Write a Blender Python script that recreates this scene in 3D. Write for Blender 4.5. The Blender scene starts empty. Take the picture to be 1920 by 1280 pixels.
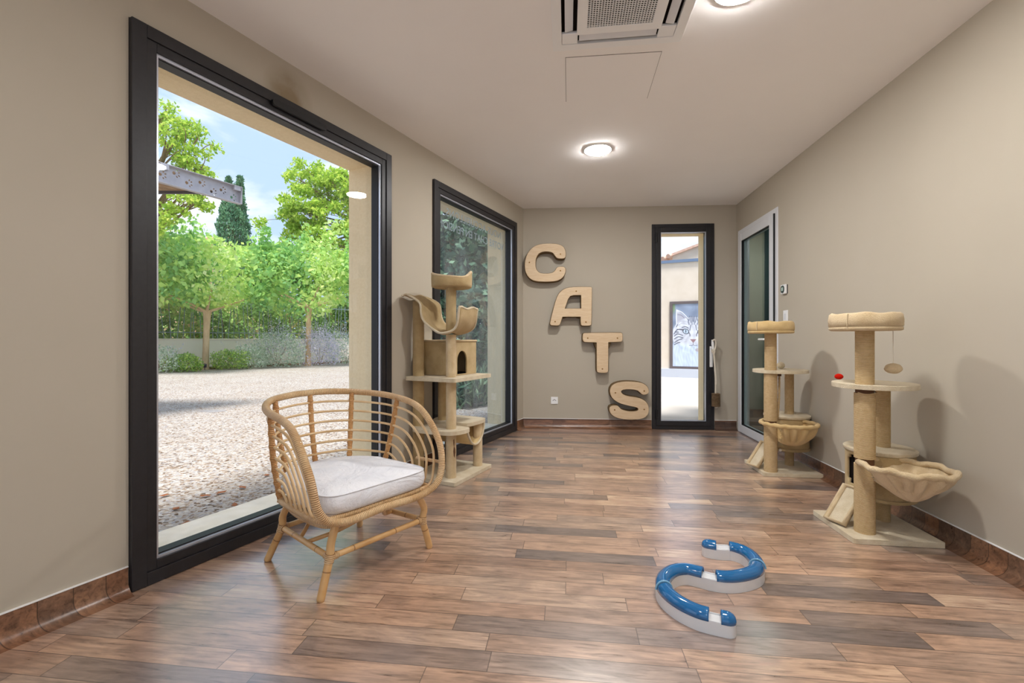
import bpy, bmesh, math, random
import numpy as np
from mathutils import Vector, Matrix, noise as mnoise
from mathutils.geometry import tessellate_polygon

SC = bpy.context.scene
COL = SC.collection
PI = math.pi
random.seed(7)
RNG = np.random.default_rng(11)

# ------------------------------------------------------------------ camera
CAM_H = 1.05
YAW = math.radians(7.0)
cd = bpy.data.cameras.new('camera')
cam = bpy.data.objects.new('camera', cd); COL.objects.link(cam)
cam.location = (0, 0, CAM_H)
cam.rotation_euler = (PI/2, 0, YAW)
cd.sensor_width = 36.0; cd.lens = 16.0
cd.shift_y = -4/1920.0
cd.clip_start = 0.05; cd.clip_end = 300
SC.camera = cam
SC.view_settings.view_transform = 'Standard'
SC.view_settings.look = 'None'
SC.view_settings.gamma = 1
SC.view_settings.use_curve_mapping = False
SC.view_settings.exposure = 0.55

def lin(c):
    c = [x/255.0 for x in c]
    return tuple([(x/12.92 if x <= .04045 else ((x+.055)/1.055)**2.4) for x in c]) + (1.0,)

# ------------------------------------------------------------------ sky and sun
W = bpy.data.worlds.new('sky'); SC.world = W; W.use_nodes = True
nt = W.node_tree; nt.nodes.clear()
def nn(tree, t, **kw):
    n = tree.nodes.new(t)
    for k, v in kw.items(): setattr(n, k, v)
    return n
o_ = nn(nt, 'ShaderNodeOutputWorld'); bg = nn(nt, 'ShaderNodeBackground')
tc = nn(nt, 'ShaderNodeTexCoord'); mp = nn(nt, 'ShaderNodeMapping'); mp.inputs['Scale'].default_value = (1.6, 1.6, 4.2)
mp.inputs['Location'].default_value = (0.3, 0.75, 0.2)
nz = nn(nt, 'ShaderNodeTexNoise'); nz.inputs['Scale'].default_value = 2.1; nz.inputs['Detail'].default_value = 7; nz.inputs['Roughness'].default_value = .55
nz.inputs['Distortion'].default_value = .6
cr = nn(nt, 'ShaderNodeValToRGB')
cr.color_ramp.elements[0].position = .44; cr.color_ramp.elements[0].color = (.44, .60, .86, 1)
cr.color_ramp.elements[1].position = .66; cr.color_ramp.elements[1].color = (.95, .97, 1.0, 1)
nt.links.new(tc.outputs['Generated'], mp.inputs[0]); nt.links.new(mp.outputs[0], nz.inputs['Vector'])
nt.links.new(nz.outputs[0], cr.inputs[0]); nt.links.new(cr.outputs[0], bg.inputs[0]); nt.links.new(bg.outputs[0], o_.inputs[0])
bg.inputs[1].default_value = 1.0
sd = bpy.data.lights.new('sun', 'SUN'); sd.energy = 4.0; sd.angle = math.radians(14); sd.color = (1, .97, .93)
sun = bpy.data.objects.new('sun', sd); COL.objects.link(sun)
sun.rotation_euler = Vector((.08, -.30, .95)).to_track_quat('Z', 'Y').to_euler()

# ------------------------------------------------------------------ geometry of the place
FWD = Vector((-math.sin(YAW), math.cos(YAW), 0)); RGT = Vector((math.cos(YAW), math.sin(YAW), 0))
FPX = 853.333
def dep(px, d, py=None, z=0.0):              # a far-off point from its direction and its distance
    p = FWD*d + RGT*((px-960)/FPX*d)
    p.z = z if py is None else CAM_H + (636-py)/FPX*d
    return p
def gnd(px, py, z=0.0):
    return dep(px, FPX*(z-CAM_H)/(636-py), z=z)
WL = Vector((.325, .9457, 0)).normalized(); NL = Vector((-WL.y, WL.x, 0))       # left wall: along, outwards
PL = Vector((-1.811, 1.682, 0))
def LW(s, t=0, z=0): return PL + WL*s + NL*t + Vector((0, 0, z))
B0 = Vector((-.488, 5.413, 0)); BD = Vector((2.429, .140, 0)).normalized(); NB = Vector((-BD.y, BD.x, 0))
def BW(s, t=0, z=0): return B0 + BD*s + NB*t + Vector((0, 0, z))
XR = 1.941
HC = 2.61
GZ = -.05

# ------------------------------------------------------------------ mesh helpers
def link_mesh(name, verts, faces, mat, parent=None, smooth=None, uvs=None, midx=None, loc=None):
    me = bpy.data.meshes.new(name)
    me.from_pydata([tuple(v) for v in verts], [], faces)
    if uvs is not None:
        uv = me.uv_layers.new(name='UVMap')
        flat = [c for f in uvs for p in f for c in p]
        uv.data.foreach_set('uv', flat)
    mats = mat if isinstance(mat, (list, tuple)) else [mat]
    for m in mats: me.materials.append(m)
    if midx: me.polygons.foreach_set('material_index', midx)
    if smooth is not None:
        me.polygons.foreach_set('use_smooth', [True]*len(me.polygons))
        me.set_sharp_from_angle(angle=math.radians(smooth))
    me.update()
    o = bpy.data.objects.new(name, me); COL.objects.link(o)
    if parent: o.parent = parent
    if loc: o.location = loc
    return o

class MB:
    def __init__(s): s.v = []; s.f = []; s.u = []; s.m = []
    def add(s, vs, fs, us=None, mi=0):
        b = len(s.v); s.v += [tuple(v) for v in vs]
        for i, f in enumerate(fs):
            s.f.append(tuple(b+k for k in f))
            s.u.append(us[i] if us else [(0, 0)]*len(f)); s.m.append(mi)
        return s
    def obox(s, o, ax, ay, az, mi=0):            # box from a corner and three edge vectors
        o = Vector(o); ax = Vector(ax); ay = Vector(ay); az = Vector(az)
        vs = [o, o+ax, o+ax+ay, o+ay, o+az, o+ax+az, o+ax+ay+az, o+ay+az]
        fs = [(0, 3, 2, 1), (4, 5, 6, 7), (0, 1, 5, 4), (1, 2, 6, 5), (2, 3, 7, 6), (3, 0, 4, 7)]
        if ax.cross(ay).dot(az) < 0: fs = [tuple(reversed(f)) for f in fs]
        return s.add(vs, fs, mi=mi)
    def box(s, x0, x1, y0, y1, z0, z1, mi=0):
        return s.obox((x0, y0, z0), (x1-x0, 0, 0), (0, y1-y0, 0), (0, 0, z1-z0), mi)
    def prism(s, poly, z0, z1, mi=0, holes=(), axes=None):   # polygon in xy extruded z0..z1, or in given frame (o,x,y,z)
        loops = [list(poly)] + [list(h) for h in holes]
        flat = [p for l in loops for p in l]
        tris = tessellate_polygon([[Vector((p[0], p[1], 0)) for p in l] for l in loops])
        def P(p, z):
            if axes is None: return (p[0], p[1], z)
            o, a, b, c = axes; return tuple(o + a*p[0] + b*p[1] + c*z)
        n = len(flat); vs = [P(p, z0) for p in flat] + [P(p, z1) for p in flat]
        fs = []
        for t in tris:
            a, b, c = [flat[i] for i in t]
            ccw = (b[0]-a[0])*(c[1]-a[1])-(b[1]-a[1])*(c[0]-a[0]) > 0
            t = tuple(t) if ccw else tuple(reversed(t))
            fs.append(tuple(i+n for i in t)); fs.append(tuple(reversed(t)))
        k = 0
        for li, l in enumerate(loops):
            m = len(l); area = sum(l[i][0]*l[(i+1) % m][1]-l[(i+1) % m][0]*l[i][1] for i in range(m))
            for i in range(m):
                a, b = k+i, k+(i+1) % m
                q = (a, b, b+n, a+n)
                if (area < 0) != (li > 0): q = tuple(reversed(q))
                fs.append(q)
            k += m
        return s.add(vs, fs, mi=mi)
    def tube(s, pts, r, n=10, closed=False, cap=True, mi=0, squash=1.0):
        pts = [Vector(p) for p in pts]; N = len(pts)
        rs = r if isinstance(r, (list, tuple)) else [r]*N
        T = []
        for i in range(N):
            a = pts[(i-1) % N] if (closed or i > 0) else pts[0]
            b = pts[(i+1) % N] if (closed or i < N-1) else pts[-1]
            T.append((b-a).normalized())
        up = Vector((0, 0, 1)) if abs(T[0].z) < .9 else Vector((1, 0, 0))
        nrm = (up - T[0]*up.dot(T[0])).normalized()
        rings = []; L = 0; Ls = []
        for i in range(N):
            if i: 
                nrm = (nrm - T[i]*nrm.dot(T[i])); nrm.normalize(); L += (pts[i]-pts[i-1]).length
            bn = T[i].cross(nrm)
            rings.append([pts[i] + (nrm*math.cos(2*PI*k/n) + bn*math.sin(2*PI*k/n)*squash)*rs[i] for k in range(n)]); Ls.append(L)
        vs = [v for rg in rings for v in rg]; fs = []; us = []
        M = N if closed else N-1
        if closed: Ltot = L + (pts[0]-pts[-1]).length
        for i in range(M):
            j = (i+1) % N
            la = Ls[i]; lb = Ls[j] if j else Ltot
            best = 0
            if closed and j == 0:                 # match ring twist
                best = min(range(n), key=lambda q: (rings[i][0]-rings[0][q]).length)
            for k in range(n):
                k2 = (k+1) % n
                fs.append((i*n+k, i*n+k2, j*n+(k2+best) % n, j*n+(k+best) % n))
                us.append([(k/n, la), ((k+1)/n, la), ((k+1)/n, lb), (k/n, lb)])
        if cap and not closed:
            fs.append(tuple(reversed(range(n)))); us.append([(0, 0)]*n)
            fs.append(tuple((N-1)*n+k for k in range(n))); us.append([(0, 0)]*n)
        return s.add(vs, fs, us, mi)
    def lathe(s, prof, c=(0, 0, 0), n=32, mi=0, sx=1, sy=1, fn=None):
        c = Vector(c); vs = []; fs = []; us = []
        for (r, z) in prof:
            for k in range(n):
                a = 2*PI*k/n
                p = Vector((r*math.cos(a)*sx, r*math.sin(a)*sy, z))
                if fn: p = fn(p, a)
                vs.append(c+p)
        for i in range(len(prof)-1):
            for k in range(n):
                k2 = (k+1) % n
                fs.append((i*n+k, i*n+k2, (i+1)*n+k2, (i+1)*n+k))
                us.append([(k/n, prof[i][1]), ((k+1)/n, prof[i][1]), ((k+1)/n, prof[i+1][1]), (k/n, prof[i+1][1])])
        if prof[0][0] > 1e-5: fs.append(tuple(reversed(range(n)))); us.append([(0, 0)]*n)
        if prof[-1][0] > 1e-5: fs.append(tuple((len(prof)-1)*n+k for k in range(n))); us.append([(0, 0)]*n)
        return s.add(vs, fs, us, mi)
    def build(s, name, mat, parent=None, smooth=None, bevel=None, loc=None, seg=2):
        o = link_mesh(name, s.v, s.f, mat, parent, smooth, s.u, s.m if any(s.m) else None, loc)
        if bevel:
            b = o.modifiers.new('bevel', 'BEVEL'); b.width = bevel; b.segments = seg; b.limit_method = 'ANGLE'; b.angle_limit = math.radians(40)
        return o

def crom(P, k=8, closed=False):
    P = [Vector(p) for p in P]; N = len(P); out = []
    for i in range(N if closed else N-1):
        g = (lambda j: P[j % N]) if closed else (lambda j: P[max(0, min(N-1, j))])
        p0, p1, p2, p3 = g(i-1), g(i), g(i+1), g(i+2)
        for q in range(k):
            t = q/k
            out.append(.5*((2*p1)+(p2-p0)*t+(2*p0-5*p1+4*p2-p3)*t*t+(3*p1-p0-3*p2+p3)*t**3))
    if not closed: out.append(P[-1])
    return out
def chaikin(poly, it=2):
    for _ in range(it):
        q = []; n = len(poly)
        for i in range(n):
            a = poly[i]; b = poly[(i+1) % n]
            q.append((a[0]*.75+b[0]*.25, a[1]*.75+b[1]*.25)); q.append((a[0]*.25+b[0]*.75, a[1]*.25+b[1]*.75))
        poly = q
    return poly
def rrect(x0, x1, y0, y1, r, k=5):
    out = []
    for cx, cy, a0 in ((x1-r, y1-r, 0), (x0+r, y1-r, PI/2), (x0+r, y0+r, PI), (x1-r, y0+r, 1.5*PI)):
        for i in range(k+1):
            a = a0+PI/2*i/k; out.append((cx+r*math.cos(a), cy+r*math.sin(a)))
    return out

def empty(name, label, cat, loc=(0, 0, 0), rz=0, group=None):
    o = bpy.data.objects.new(name, None); COL.objects.link(o)
    o.location = loc; o.rotation_euler = (0, 0, rz); o.empty_display_size = .1
    return tag(o, label, cat, group)
def tag(o, label, cat, group=None, kind=None):
    o['label'] = label; o['category'] = cat
    if group: o['group'] = group
    if kind: o['kind'] = kind
    return o
def struct(o): o['kind'] = 'structure'; return o

# ------------------------------------------------------------------ materials
class M_:
    def __init__(s, name, base=(200, 200, 200), rough=.6, metal=0, spec=.5, coat=0, sheen=0):
        s.m = bpy.data.materials.new(name); s.m.use_nodes = True; s.t = s.m.node_tree
        s.b = s.t.nodes['Principled BSDF']; s.out = s.t.nodes['Material Output']
        s.b.inputs['Base Color'].default_value = lin(base); s.b.inputs['Roughness'].default_value = rough
        s.b.inputs['Metallic'].default_value = metal; s.b.inputs['Specular IOR Level'].default_value = spec
        s.b.inputs['Coat Weight'].default_value = coat; s.b.inputs['Sheen Weight'].default_value = sheen
        s.h = None
    def n(s, t, **kw): return nn(s.t, t, **kw)
    def l(s, a, b): s.t.links.new(a, b)
    def math(s, op, a, b=None, c=None):
        n = s.n('ShaderNodeMath', operation=op)
        for i, x in enumerate((a, b, c)):
            if x is None: continue
            if isinstance(x, (int, float)): n.inputs[i].default_value = x
            else: s.l(x, n.inputs[i])
        return n.outputs[0]
    def mix(s, f, a, b, mode='MIX'):
        n = s.n('ShaderNodeMix', data_type='RGBA', blend_type=mode)
        for sock, x in ((n.inputs[0], f), (n.inputs[6], a), (n.inputs[7], b)):
            if isinstance(x, (int, float)): sock.default_value = x
            elif isinstance(x, tuple): sock.default_value = x
            else: s.l(x, sock)
        return n.outputs[2]
    def coords(s, kind='Object', scale=(1, 1, 1)):
        if kind == 'World': o = s.n('ShaderNodeNewGeometry').outputs['Position']
        else: o = s.n('ShaderNodeTexCoord').outputs[kind]
        mp = s.n('ShaderNodeMapping'); mp.inputs['Scale'].default_value = scale; s.l(o, mp.inputs[0]); return mp.outputs[0]
    def noise(s, vec, scale=5, detail=4, rough=.55, dist=0):
        n = s.n('ShaderNodeTexNoise'); s.l(vec, n.inputs['Vector'])
        n.inputs['Scale'].default_value = scale; n.inputs['Detail'].default_value = detail
        n.inputs['Roughness'].default_value = rough; n.inputs['Distortion'].default_value = dist; return n.outputs[0]
    def ramp(s, fac, stops, interp='LINEAR'):
        n = s.n('ShaderNodeValToRGB'); n.color_ramp.interpolation = interp; e = n.color_ramp.elements
        while len(e) < len(stops): e.new(.5)
        for i, (p, c) in enumerate(stops): e[i].position = p; e[i].color = c if len(c) == 4 else lin(c)
        s.l(fac, n.inputs[0]); return n.outputs[0]
    def bump(s, h, strength=.3, dist=.01):
        n = s.n('ShaderNodeBump'); n.inputs['Strength'].default_value = strength; n.inputs['Distance'].default_value = dist
        s.l(h, n.inputs['Height'])
        if s.h is not None: s.l(s.h, n.inputs['Normal'])
        s.h = n.outputs[0]; s.l(s.h, s.b.inputs['Normal'])
    def color(s, c): s.l(c, s.b.inputs['Base Color']); return s

def noisy(name, c1, c2, scale=20, rough=.6, bs=60, bump=.2, bd=.003, spec=.4, coords='Object', sheen=0, vscale=(1, 1, 1), detail=4, coat=0, metal=0):
    m = M_(name, c1, rough, spec=spec, sheen=sheen, coat=coat, metal=metal); v = m.coords(coords, vscale)
    m.color(m.ramp(m.noise(v, scale, detail), [(.3, c1), (.7, c2)]))
    if bump: m.bump(m.noise(v, bs, 3), bump, bd)
    return m.m

MT = {}
MT['ceiling'] = noisy('ceiling_paint', (249, 246, 243), (245, 242, 239), 1.2, .85, 250, .08, .001, .2, 'World')
# interior wall paint
m = M_('wall_paint', (210, 200, 180), .75, spec=.25); v = m.coords('World')
c = m.ramp(m.noise(v, .8, 4), [(.3, (184, 175, 158)), (.7, (190, 181, 165))])
vm = m.n('ShaderNodeVectorMath', operation='DISTANCE'); m.l(v, vm.inputs[0]); q = LW(.76, -.0, 2.42); vm.inputs[1].default_value = q
mask = m.math('SUBTRACT', 1.0, m.math('DIVIDE', vm.outputs['Value'], .17)); mask = m.math('MULTIPLY', m.math('MAXIMUM', mask, 0.0), m.noise(v, 9, 5)); mask = m.math('MINIMUM', m.math('MULTIPLY', mask, 1.7), .7)
m.color(m.mix(mask, c, lin((128, 104, 66)))); m.bump(m.noise(v, 180, 3), .07, .0015); MT['wall'] = m.m

def floor_mat(name, rowaxis='Y', rough=.30, tone=None):
    m = M_(name, (150, 115, 90), rough, spec=.5 if tone else 1.0, coat=.2 if tone else 1.0); m.b.inputs['Coat Roughness'].default_value = .25; m.b.inputs['Coat IOR'].default_value = 1.65; m.b.inputs['IOR'].default_value = 1.5 if tone else 1.62; v = m.coords('World')
    sp = m.n('ShaderNodeSeparateXYZ'); m.l(v, sp.inputs[0]); X = sp.outputs[0]; Y = sp.outputs[1] if rowaxis == 'Y' else sp.outputs[2]
    rw = .0945
    ry = m.math('DIVIDE', Y, rw); row = m.math('FLOOR', ry); fy = m.math('FRACT', ry)
    wn = m.n('ShaderNodeTexWhiteNoise', noise_dimensions='1D'); m.l(row, wn.inputs['W'])
    rx = m.math('DIVIDE', m.math('ADD', X, m.math('MULTIPLY', wn.outputs[0], 3.7)), .66); col = m.math('FLOOR', rx); fx = m.math('FRACT', rx)
    cb = m.n('ShaderNodeCombineXYZ'); m.l(row, cb.inputs[0]); m.l(col, cb.inputs[1])
    w2 = m.n('ShaderNodeTexWhiteNoise', noise_dimensions='2D'); m.l(cb.outputs[0], w2.inputs['Vector'])
    base = m.ramp(w2.outputs[0], [(0, (108, 100, 100)), (.15, (142, 124, 114)), (.32, (166, 141, 124)), (.52, (178, 150, 130)), (.70, (148, 122, 106)), (.84, (206, 178, 154)), (1, (122, 112, 110))])
    # grain stretched along the plank, shifted from plank to plank
    off = m.n('ShaderNodeCombineXYZ'); m.l(m.math('MULTIPLY', w2.outputs[0], 31), off.inputs[0]); m.l(m.math('MULTIPLY', row, 1.7), off.inputs[2])
    va = m.n('ShaderNodeVectorMath', operation='ADD'); m.l(v, va.inputs[0]); m.l(off.outputs[0], va.inputs[1])
    ms = m.n('ShaderNodeMapping'); ms.inputs['Scale'].default_value = (4.2, 42, 42); m.l(va.outputs[0], ms.inputs[0])
    g = m.noise(ms.outputs[0], 1.6, 8, .62, .6)
    ms2 = m.n('ShaderNodeMapping'); ms2.inputs['Scale'].default_value = (3.5, 9, 9); m.l(va.outputs[0], ms2.inputs[0])
    g2 = m.noise(ms2.outputs[0], 1.3, 4, .6, .8)
    c = m.mix(.7, base, m.ramp(g, [(.32, (112, 100, 94)), (.46, (184, 182, 180)), (.70, (232, 230, 228))]), 'OVERLAY')
    c = m.mix(.6, c, m.ramp(g2, [(.3, (134, 122, 116)), (.7, (226, 214, 202))]), 'OVERLAY')
    e1 = m.math('MINIMUM', fy, m.math('SUBTRACT', 1.0, fy)); e1 = m.math('LESS_THAN', e1, .017)
    e2 = m.math('MINIMUM', fx, m.math('SUBTRACT', 1.0, fx)); e2 = m.math('LESS_THAN', e2, .0024)
    e = m.math('MULTIPLY', m.math('MAXIMUM', e1, e2), .7)
    c = m.mix(e, c, lin((52, 36, 30)))
    if tone: c = m.mix(1.0, c, lin(tone), 'MULTIPLY')
    m.color(c); m.bump(g, .05, .002); 
    m.l(m.math('ADD', m.math('MULTIPLY', g, .14), rough-.07), m.b.inputs['Roughness'])
    return m.m
MT['floor'] = floor_mat('vinyl_plank')
MT['skirt_back'] = floor_mat('vinyl_skirting', 'Z', tone=(190, 168, 150)); MT['skirt'] = floor_mat('vinyl_skirting_side', 'Y', tone=(190, 168, 150))
MT['black_alu'] = noisy('dark_aluminium', (36, 35, 38), (42, 41, 44), 40, .42, 400, .1, .0006, .45)
MT['gasket'] = M_('black_gasket', (14, 14, 16), .5).m
MT['alu_edge'] = M_('aluminium_bead', (205, 210, 222), .3, metal=.6).m
MT['white_pvc'] = M_('white_pvc', (226, 228, 232), .3, spec=.5).m
MT['white_plastic'] = M_('white_plastic', (244, 244, 243), .35).m
MT['stucco'] = noisy('tan_render', (240, 220, 180), (248, 230, 194), 60, .95, 220, .55, .006, .1, 'World')
MT['pale_render'] = noisy('pale_render', (216, 203, 186), (224, 212, 197), 4, .95, 160, .3, .004, .1, 'World')
MT['wall_out'] = noisy('garden_wall_render', (240, 232, 216), (246, 238, 224), 3, .95, 90, .3, .006, .1, 'World')
MT['stone'] = noisy('stone_sill', (235, 226, 206), (244, 236, 220), 12, .8, 90, .2, .003, .2, 'World')
MT['concrete'] = noisy('white_concrete', (190, 182, 172), (200, 192, 182), 2, .95, 60, .2, .004, .1, 'World')
# glass pane
def glass(name, tint=(1, 1, 1, 1), gain=1.0, film=0):
    m = M_(name); t = m.n('ShaderNodeBsdfTransparent'); t.inputs[0].default_value = tint
    g = m.n('ShaderNodeBsdfGlossy'); g.inputs['Roughness'].default_value = .0
    geo = m.n('ShaderNodeNewGeometry'); d = m.n('ShaderNodeVectorMath', operation='DOT_PRODUCT'); m.l(geo.outputs['Normal'], d.inputs[0]); m.l(geo.outputs['Incoming'], d.inputs[1])
    a = m.math('SUBTRACT', 1.0, m.math('ABSOLUTE', d.outputs['Value'])); f = m.math('MULTIPLY_ADD', m.math('POWER', a, 5.0), .96*gain, .04*gain)
    mx = m.n('ShaderNodeMixShader'); m.l(m.math('MINIMUM', f, 1.0), mx.inputs[0]); 
    tt = t.outputs[0]
    if film:
        df = m.n('ShaderNodeBsdfDiffuse'); df.inputs[0].default_value = (.62, .68, .74, 1); tl = m.n('ShaderNodeBsdfTranslucent'); tl.inputs[0].default_value = (.62, .68, .74, 1); m2 = m.n('ShaderNodeMixShader'); m.l(df.outputs[0], m2.inputs[1]); m.l(tl.outputs[0], m2.inputs[2])
        m3 = m.n('ShaderNodeMixShader'); v = m.coords('World', (1, 1, .35)); m.l(m.math('MULTIPLY', m.ramp(m.noise(v, 3.2, 6, .62, 1.2), [(.35, (0, 0, 0)), (.75, (255, 255, 255))]), film), m3.inputs[0]); m.l(t.outputs[0], m3.inputs[1]); m.l(m2.outputs[0], m3.inputs[2]); tt = m3.outputs[0]
    m.l(tt, mx.inputs[1]); m.l(g.outputs[0], mx.inputs[2]); m.l(mx.outputs[0], m.out.inputs[0])
    return m.m
MT['glass'] = glass('window_glass')
MT['glass_dark'] = glass('tinted_glass', (.86, .90, .93, 1), 1.6, .16)
MT['glass_door'] = glass('door_glass', (.84, .90, .89, 1), 1.2)
# gravel
m = M_('gravel', (220, 210, 195), .95, spec=.1); v = m.coords('World')
vo = m.n('ShaderNodeTexVoronoi'); vo.inputs['Scale'].default_value = 55; m.l(v, vo.inputs['Vector'])
sp = m.n('ShaderNodeSeparateColor'); m.l(vo.outputs['Color'], sp.inputs[0])
c = m.ramp(sp.outputs[0], [(0, (84, 68, 56)), (.12, (142, 120, 100)), (.3, (180, 168, 154)), (.6, (198, 193, 187)), (.85, (162, 160, 162)), (1, (218, 213, 206))])
c2 = m.ramp(m.noise(v, .9, 5, .6), [(.35, (226, 218, 208)), (.65, (246, 244, 242))])
m.color(m.mix(.5, c, c2, 'MULTIPLY')); m.bump(vo.outputs['Distance'], .6, .02); MT['gravel'] = m.m
MT['soil'] = noisy('soil', (128, 92, 68), (98, 78, 58), 8, .95, 30, .5, .02, .1, 'World')
# rattan, wrap, plush, sisal
m = M_('rattan_cane', (214, 172, 116), .42, spec=.5, coat=.15); v = m.coords('Object'); uv = m.n('ShaderNodeTexCoord').outputs['UV']
sp = m.n('ShaderNodeSeparateXYZ'); m.l(uv, sp.inputs[0])
k = m.math('FRACT', m.math('MULTIPLY', sp.outputs[1], 4.6)); ring = m.math('LESS_THAN', m.math('ABSOLUTE', m.math('SUBTRACT', k, .5)), .012)
c = m.ramp(m.noise(v, 7, 4), [(.3, (196, 146, 86)), (.7, (226, 186, 130))]); m.color(m.mix(m.math('MULTIPLY', ring, .7), c, lin((120, 74, 34)))); MT['cane'] = m.m
m = M_('rattan_slat', (222, 190, 148), .5, spec=.4); v = m.coords('Object'); m.color(m.ramp(m.noise(v, 9, 4), [(.3, (208, 172, 124)), (.7, (230, 202, 160))])); MT['slat'] = m.m
m = M_('rattan_wrap', (210, 165, 108), .45, spec=.5, coat=.1); v = m.coords('Object'); uv = m.n('ShaderNodeTexCoord').outputs['UV']
sp = m.n('ShaderNodeSeparateXYZ'); m.l(uv, sp.inputs[0]); ph = m.math('FRACT', m.math('ADD', m.math('MULTIPLY', sp.outputs[1], 125), sp.outputs[0]))
tri = m.math('ABSOLUTE', m.math('SUBTRACT', ph, .5)); c = m.ramp(m.noise(v, 11, 5), [(.3, (204, 160, 108)), (.7, (234, 202, 156))])
gap = m.math('GREATER_THAN', tri, .41); m.color(m.mix(m.math('MULTIPLY', gap, .75), c, lin((118, 76, 40)))); m.bump(m.math('SUBTRACT', .5, tri), 1.0, .005); MT['wrap'] = m.m; MT['wrap_amber'] = m.m.copy(); MT['wrap_amber'].name = 'amber_rattan_wrap'
for n_ in MT['wrap_amber'].node_tree.nodes:
    if n_.type == 'VALTORGB': n_.color_ramp.elements[0].color = lin((196, 138, 78)); n_.color_ramp.elements[1].color = lin((222, 170, 108))
m = M_('cushion_cotton', (240, 240, 245), .9, spec=.1, sheen=.1); v = m.coords('Object'); m.color(m.ramp(m.noise(v, 9, 5), [(.35, (232, 234, 240)), (.7, (245, 245, 248))])); m.bump(m.noise(v, 6, 7, .62, 1.8), .8, .03); m.bump(m.noise(v, 500, 2), .1, .001); MT['cushion'] = m.m
MT['plush'] = noisy('beige_plush', (206, 180, 138), (224, 202, 164), 14, .95, 260, .8, .006, .05, sheen=.25)
MT['plush_dark'] = noisy('darker_beige_plush', (180, 154, 110), (204, 180, 136), 10, .95, 260, .8, .006, .05, sheen=.15)  # beige plush in a darker tone
MT['plush_pale'] = noisy('pale_plush', (212, 194, 160), (230, 216, 188), 16, .95, 240, .9, .007, .05, sheen=.25)
MT['plush_gold'] = noisy('golden_plush', (204, 172, 118), (222, 194, 142), 10, .95, 260, .7, .005, .05, sheen=.2)
m = M_('sisal_rope', (205, 170, 118), .85, spec=.15); v = m.coords('Object'); sp = m.n('ShaderNodeSeparateXYZ'); m.l(v, sp.inputs[0])
ph = m.math('ABSOLUTE', m.math('SUBTRACT', m.math('FRACT', m.math('MULTIPLY', sp.outputs[2], 150)), .5))
c = m.ramp(m.noise(v, 60, 5), [(.2, (196, 166, 120)), (.8, (214, 188, 146))]); m.color(m.mix(m.math('MULTIPLY', m.math('GREATER_THAN', ph, .40), .45), c, lin((128, 92, 50)))); m.bump(m.math('SUBTRACT', .5, ph), .9, .004); m.bump(m.noise(v, 300, 3), .5, .002); MT['sisal'] = m.m
MT['cardboard'] = M_('brown_tube', (104, 70, 44), .8).m
MT['dark_in'] = M_('inner_shade_black', (26, 22, 20), .95, spec=.05).m  # near-black, stands in for the shade inside openings
MT['red'] = noisy('red_felt', (190, 26, 16), (214, 40, 24), 30, .95, 200, .6, .004, .05)
m = M_('birch_ply', (222, 194, 156), .5, spec=.35); v = m.coords('Object', (1, 1, 7)); m.color(m.ramp(m.noise(v, 5, 6, .6, 1.5), [(.3, (214, 184, 146)), (.7, (226, 202, 168))])); MT['ply'] = m.m
MT['carpet_brown'] = noisy('brown_carpet', (112, 92, 66), (134, 112, 84), 60, .95, 300, .7, .004, .05)
MT['screw'] = M_('bronze_screw', (150, 110, 60), .4, metal=.7).m
MT['blue'] = M_('clear_blue_plastic', (10, 100, 158), .10, spec=.6, coat=.6).m
MT['white_toy'] = M_('toy_white_plastic', (226, 226, 226), .3, spec=.5).m
MT['steel'] = noisy('galvanised_steel', (168, 166, 172), (186, 184, 188), 10, .5, 90, .1, .001, .5, metal=.35)
MT['cane_mat'] = noisy('reed_matting', (138, 108, 82), (196, 168, 136), 3, .9, 30, .7, .02, .1, 'World', vscale=(14, 2, 2))
MT['dark_steel'] = M_('dark_steel', (66, 62, 70), .6).m
MT['fence'] = M_('fence_paint', (122, 138, 148), .6).m
MT['bark'] = noisy('pale_bark', (186, 156, 122), (214, 188, 154), 8, .9, 30, .5, .01, .1, vscale=(1, 1, .3))
MT['bark_dark'] = noisy('grey_bark', (120, 100, 78), (150, 132, 106), 8, .9, 30, .5, .01, .1, vscale=(1, 1, .3))
MT['tile'] = noisy('terracotta_tile', (206, 166, 146), (226, 194, 174), 12, .9, 20, .4, .02, .1, 'World')
MT['rose_wall'] = noisy('rose_render', (214, 170, 140), (222, 182, 152), 3, .95, 60, .2, .004, .1, 'World')
MT['blue_metal'] = M_('blue_grey_flashing', (104, 124, 152), .5).m
MT['kerb'] = M_('grey_kerb', (190, 196, 208), .8).m
MT['twine'] = noisy('brown_twine', (112, 90, 68), (150, 126, 98), 60, .9, 200, .6, .003, .1)
MT['cord'] = M_('white_cord', (226, 216, 198), .8).m
MT['teal'] = M_('teal_wall_paint', (44, 74, 80), .8).m
MT['greygreen'] = M_('grey_green_paint', (156, 156, 140), .8).m
MT['sticker'] = M_('frosted_sticker', (200, 208, 206), .6).m
MT['leafbrown'] = M_('dead_leaf', (150, 92, 56), .9).m
MT['lcd'] = M_('lcd_grey', (176, 196, 186), .3).m
def leaf_mat(name, stops, trans=.45):
    m = M_(name, (90, 140, 50), .55, spec=.3); at = m.n('ShaderNodeAttribute', attribute_name='tint')
    c = m.ramp(at.outputs['Fac'], stops); m.color(c)
    tr = m.n('ShaderNodeBsdfTranslucent'); m.l(c, tr.inputs[0]); mx = m.n('ShaderNodeMixShader'); mx.inputs[0].default_value = trans
    m.l(m.b.outputs[0], mx.inputs[1]); m.l(tr.outputs[0], mx.inputs[2]); m.l(mx.outputs[0], m.out.inputs[0]); return m.m
MT['leaf_mul'] = leaf_mat('mulberry_leaf', [(0, (130, 186, 112)), (.35, (174, 216, 120)), (.7, (210, 234, 126)), (1, (232, 246, 190))])
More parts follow.
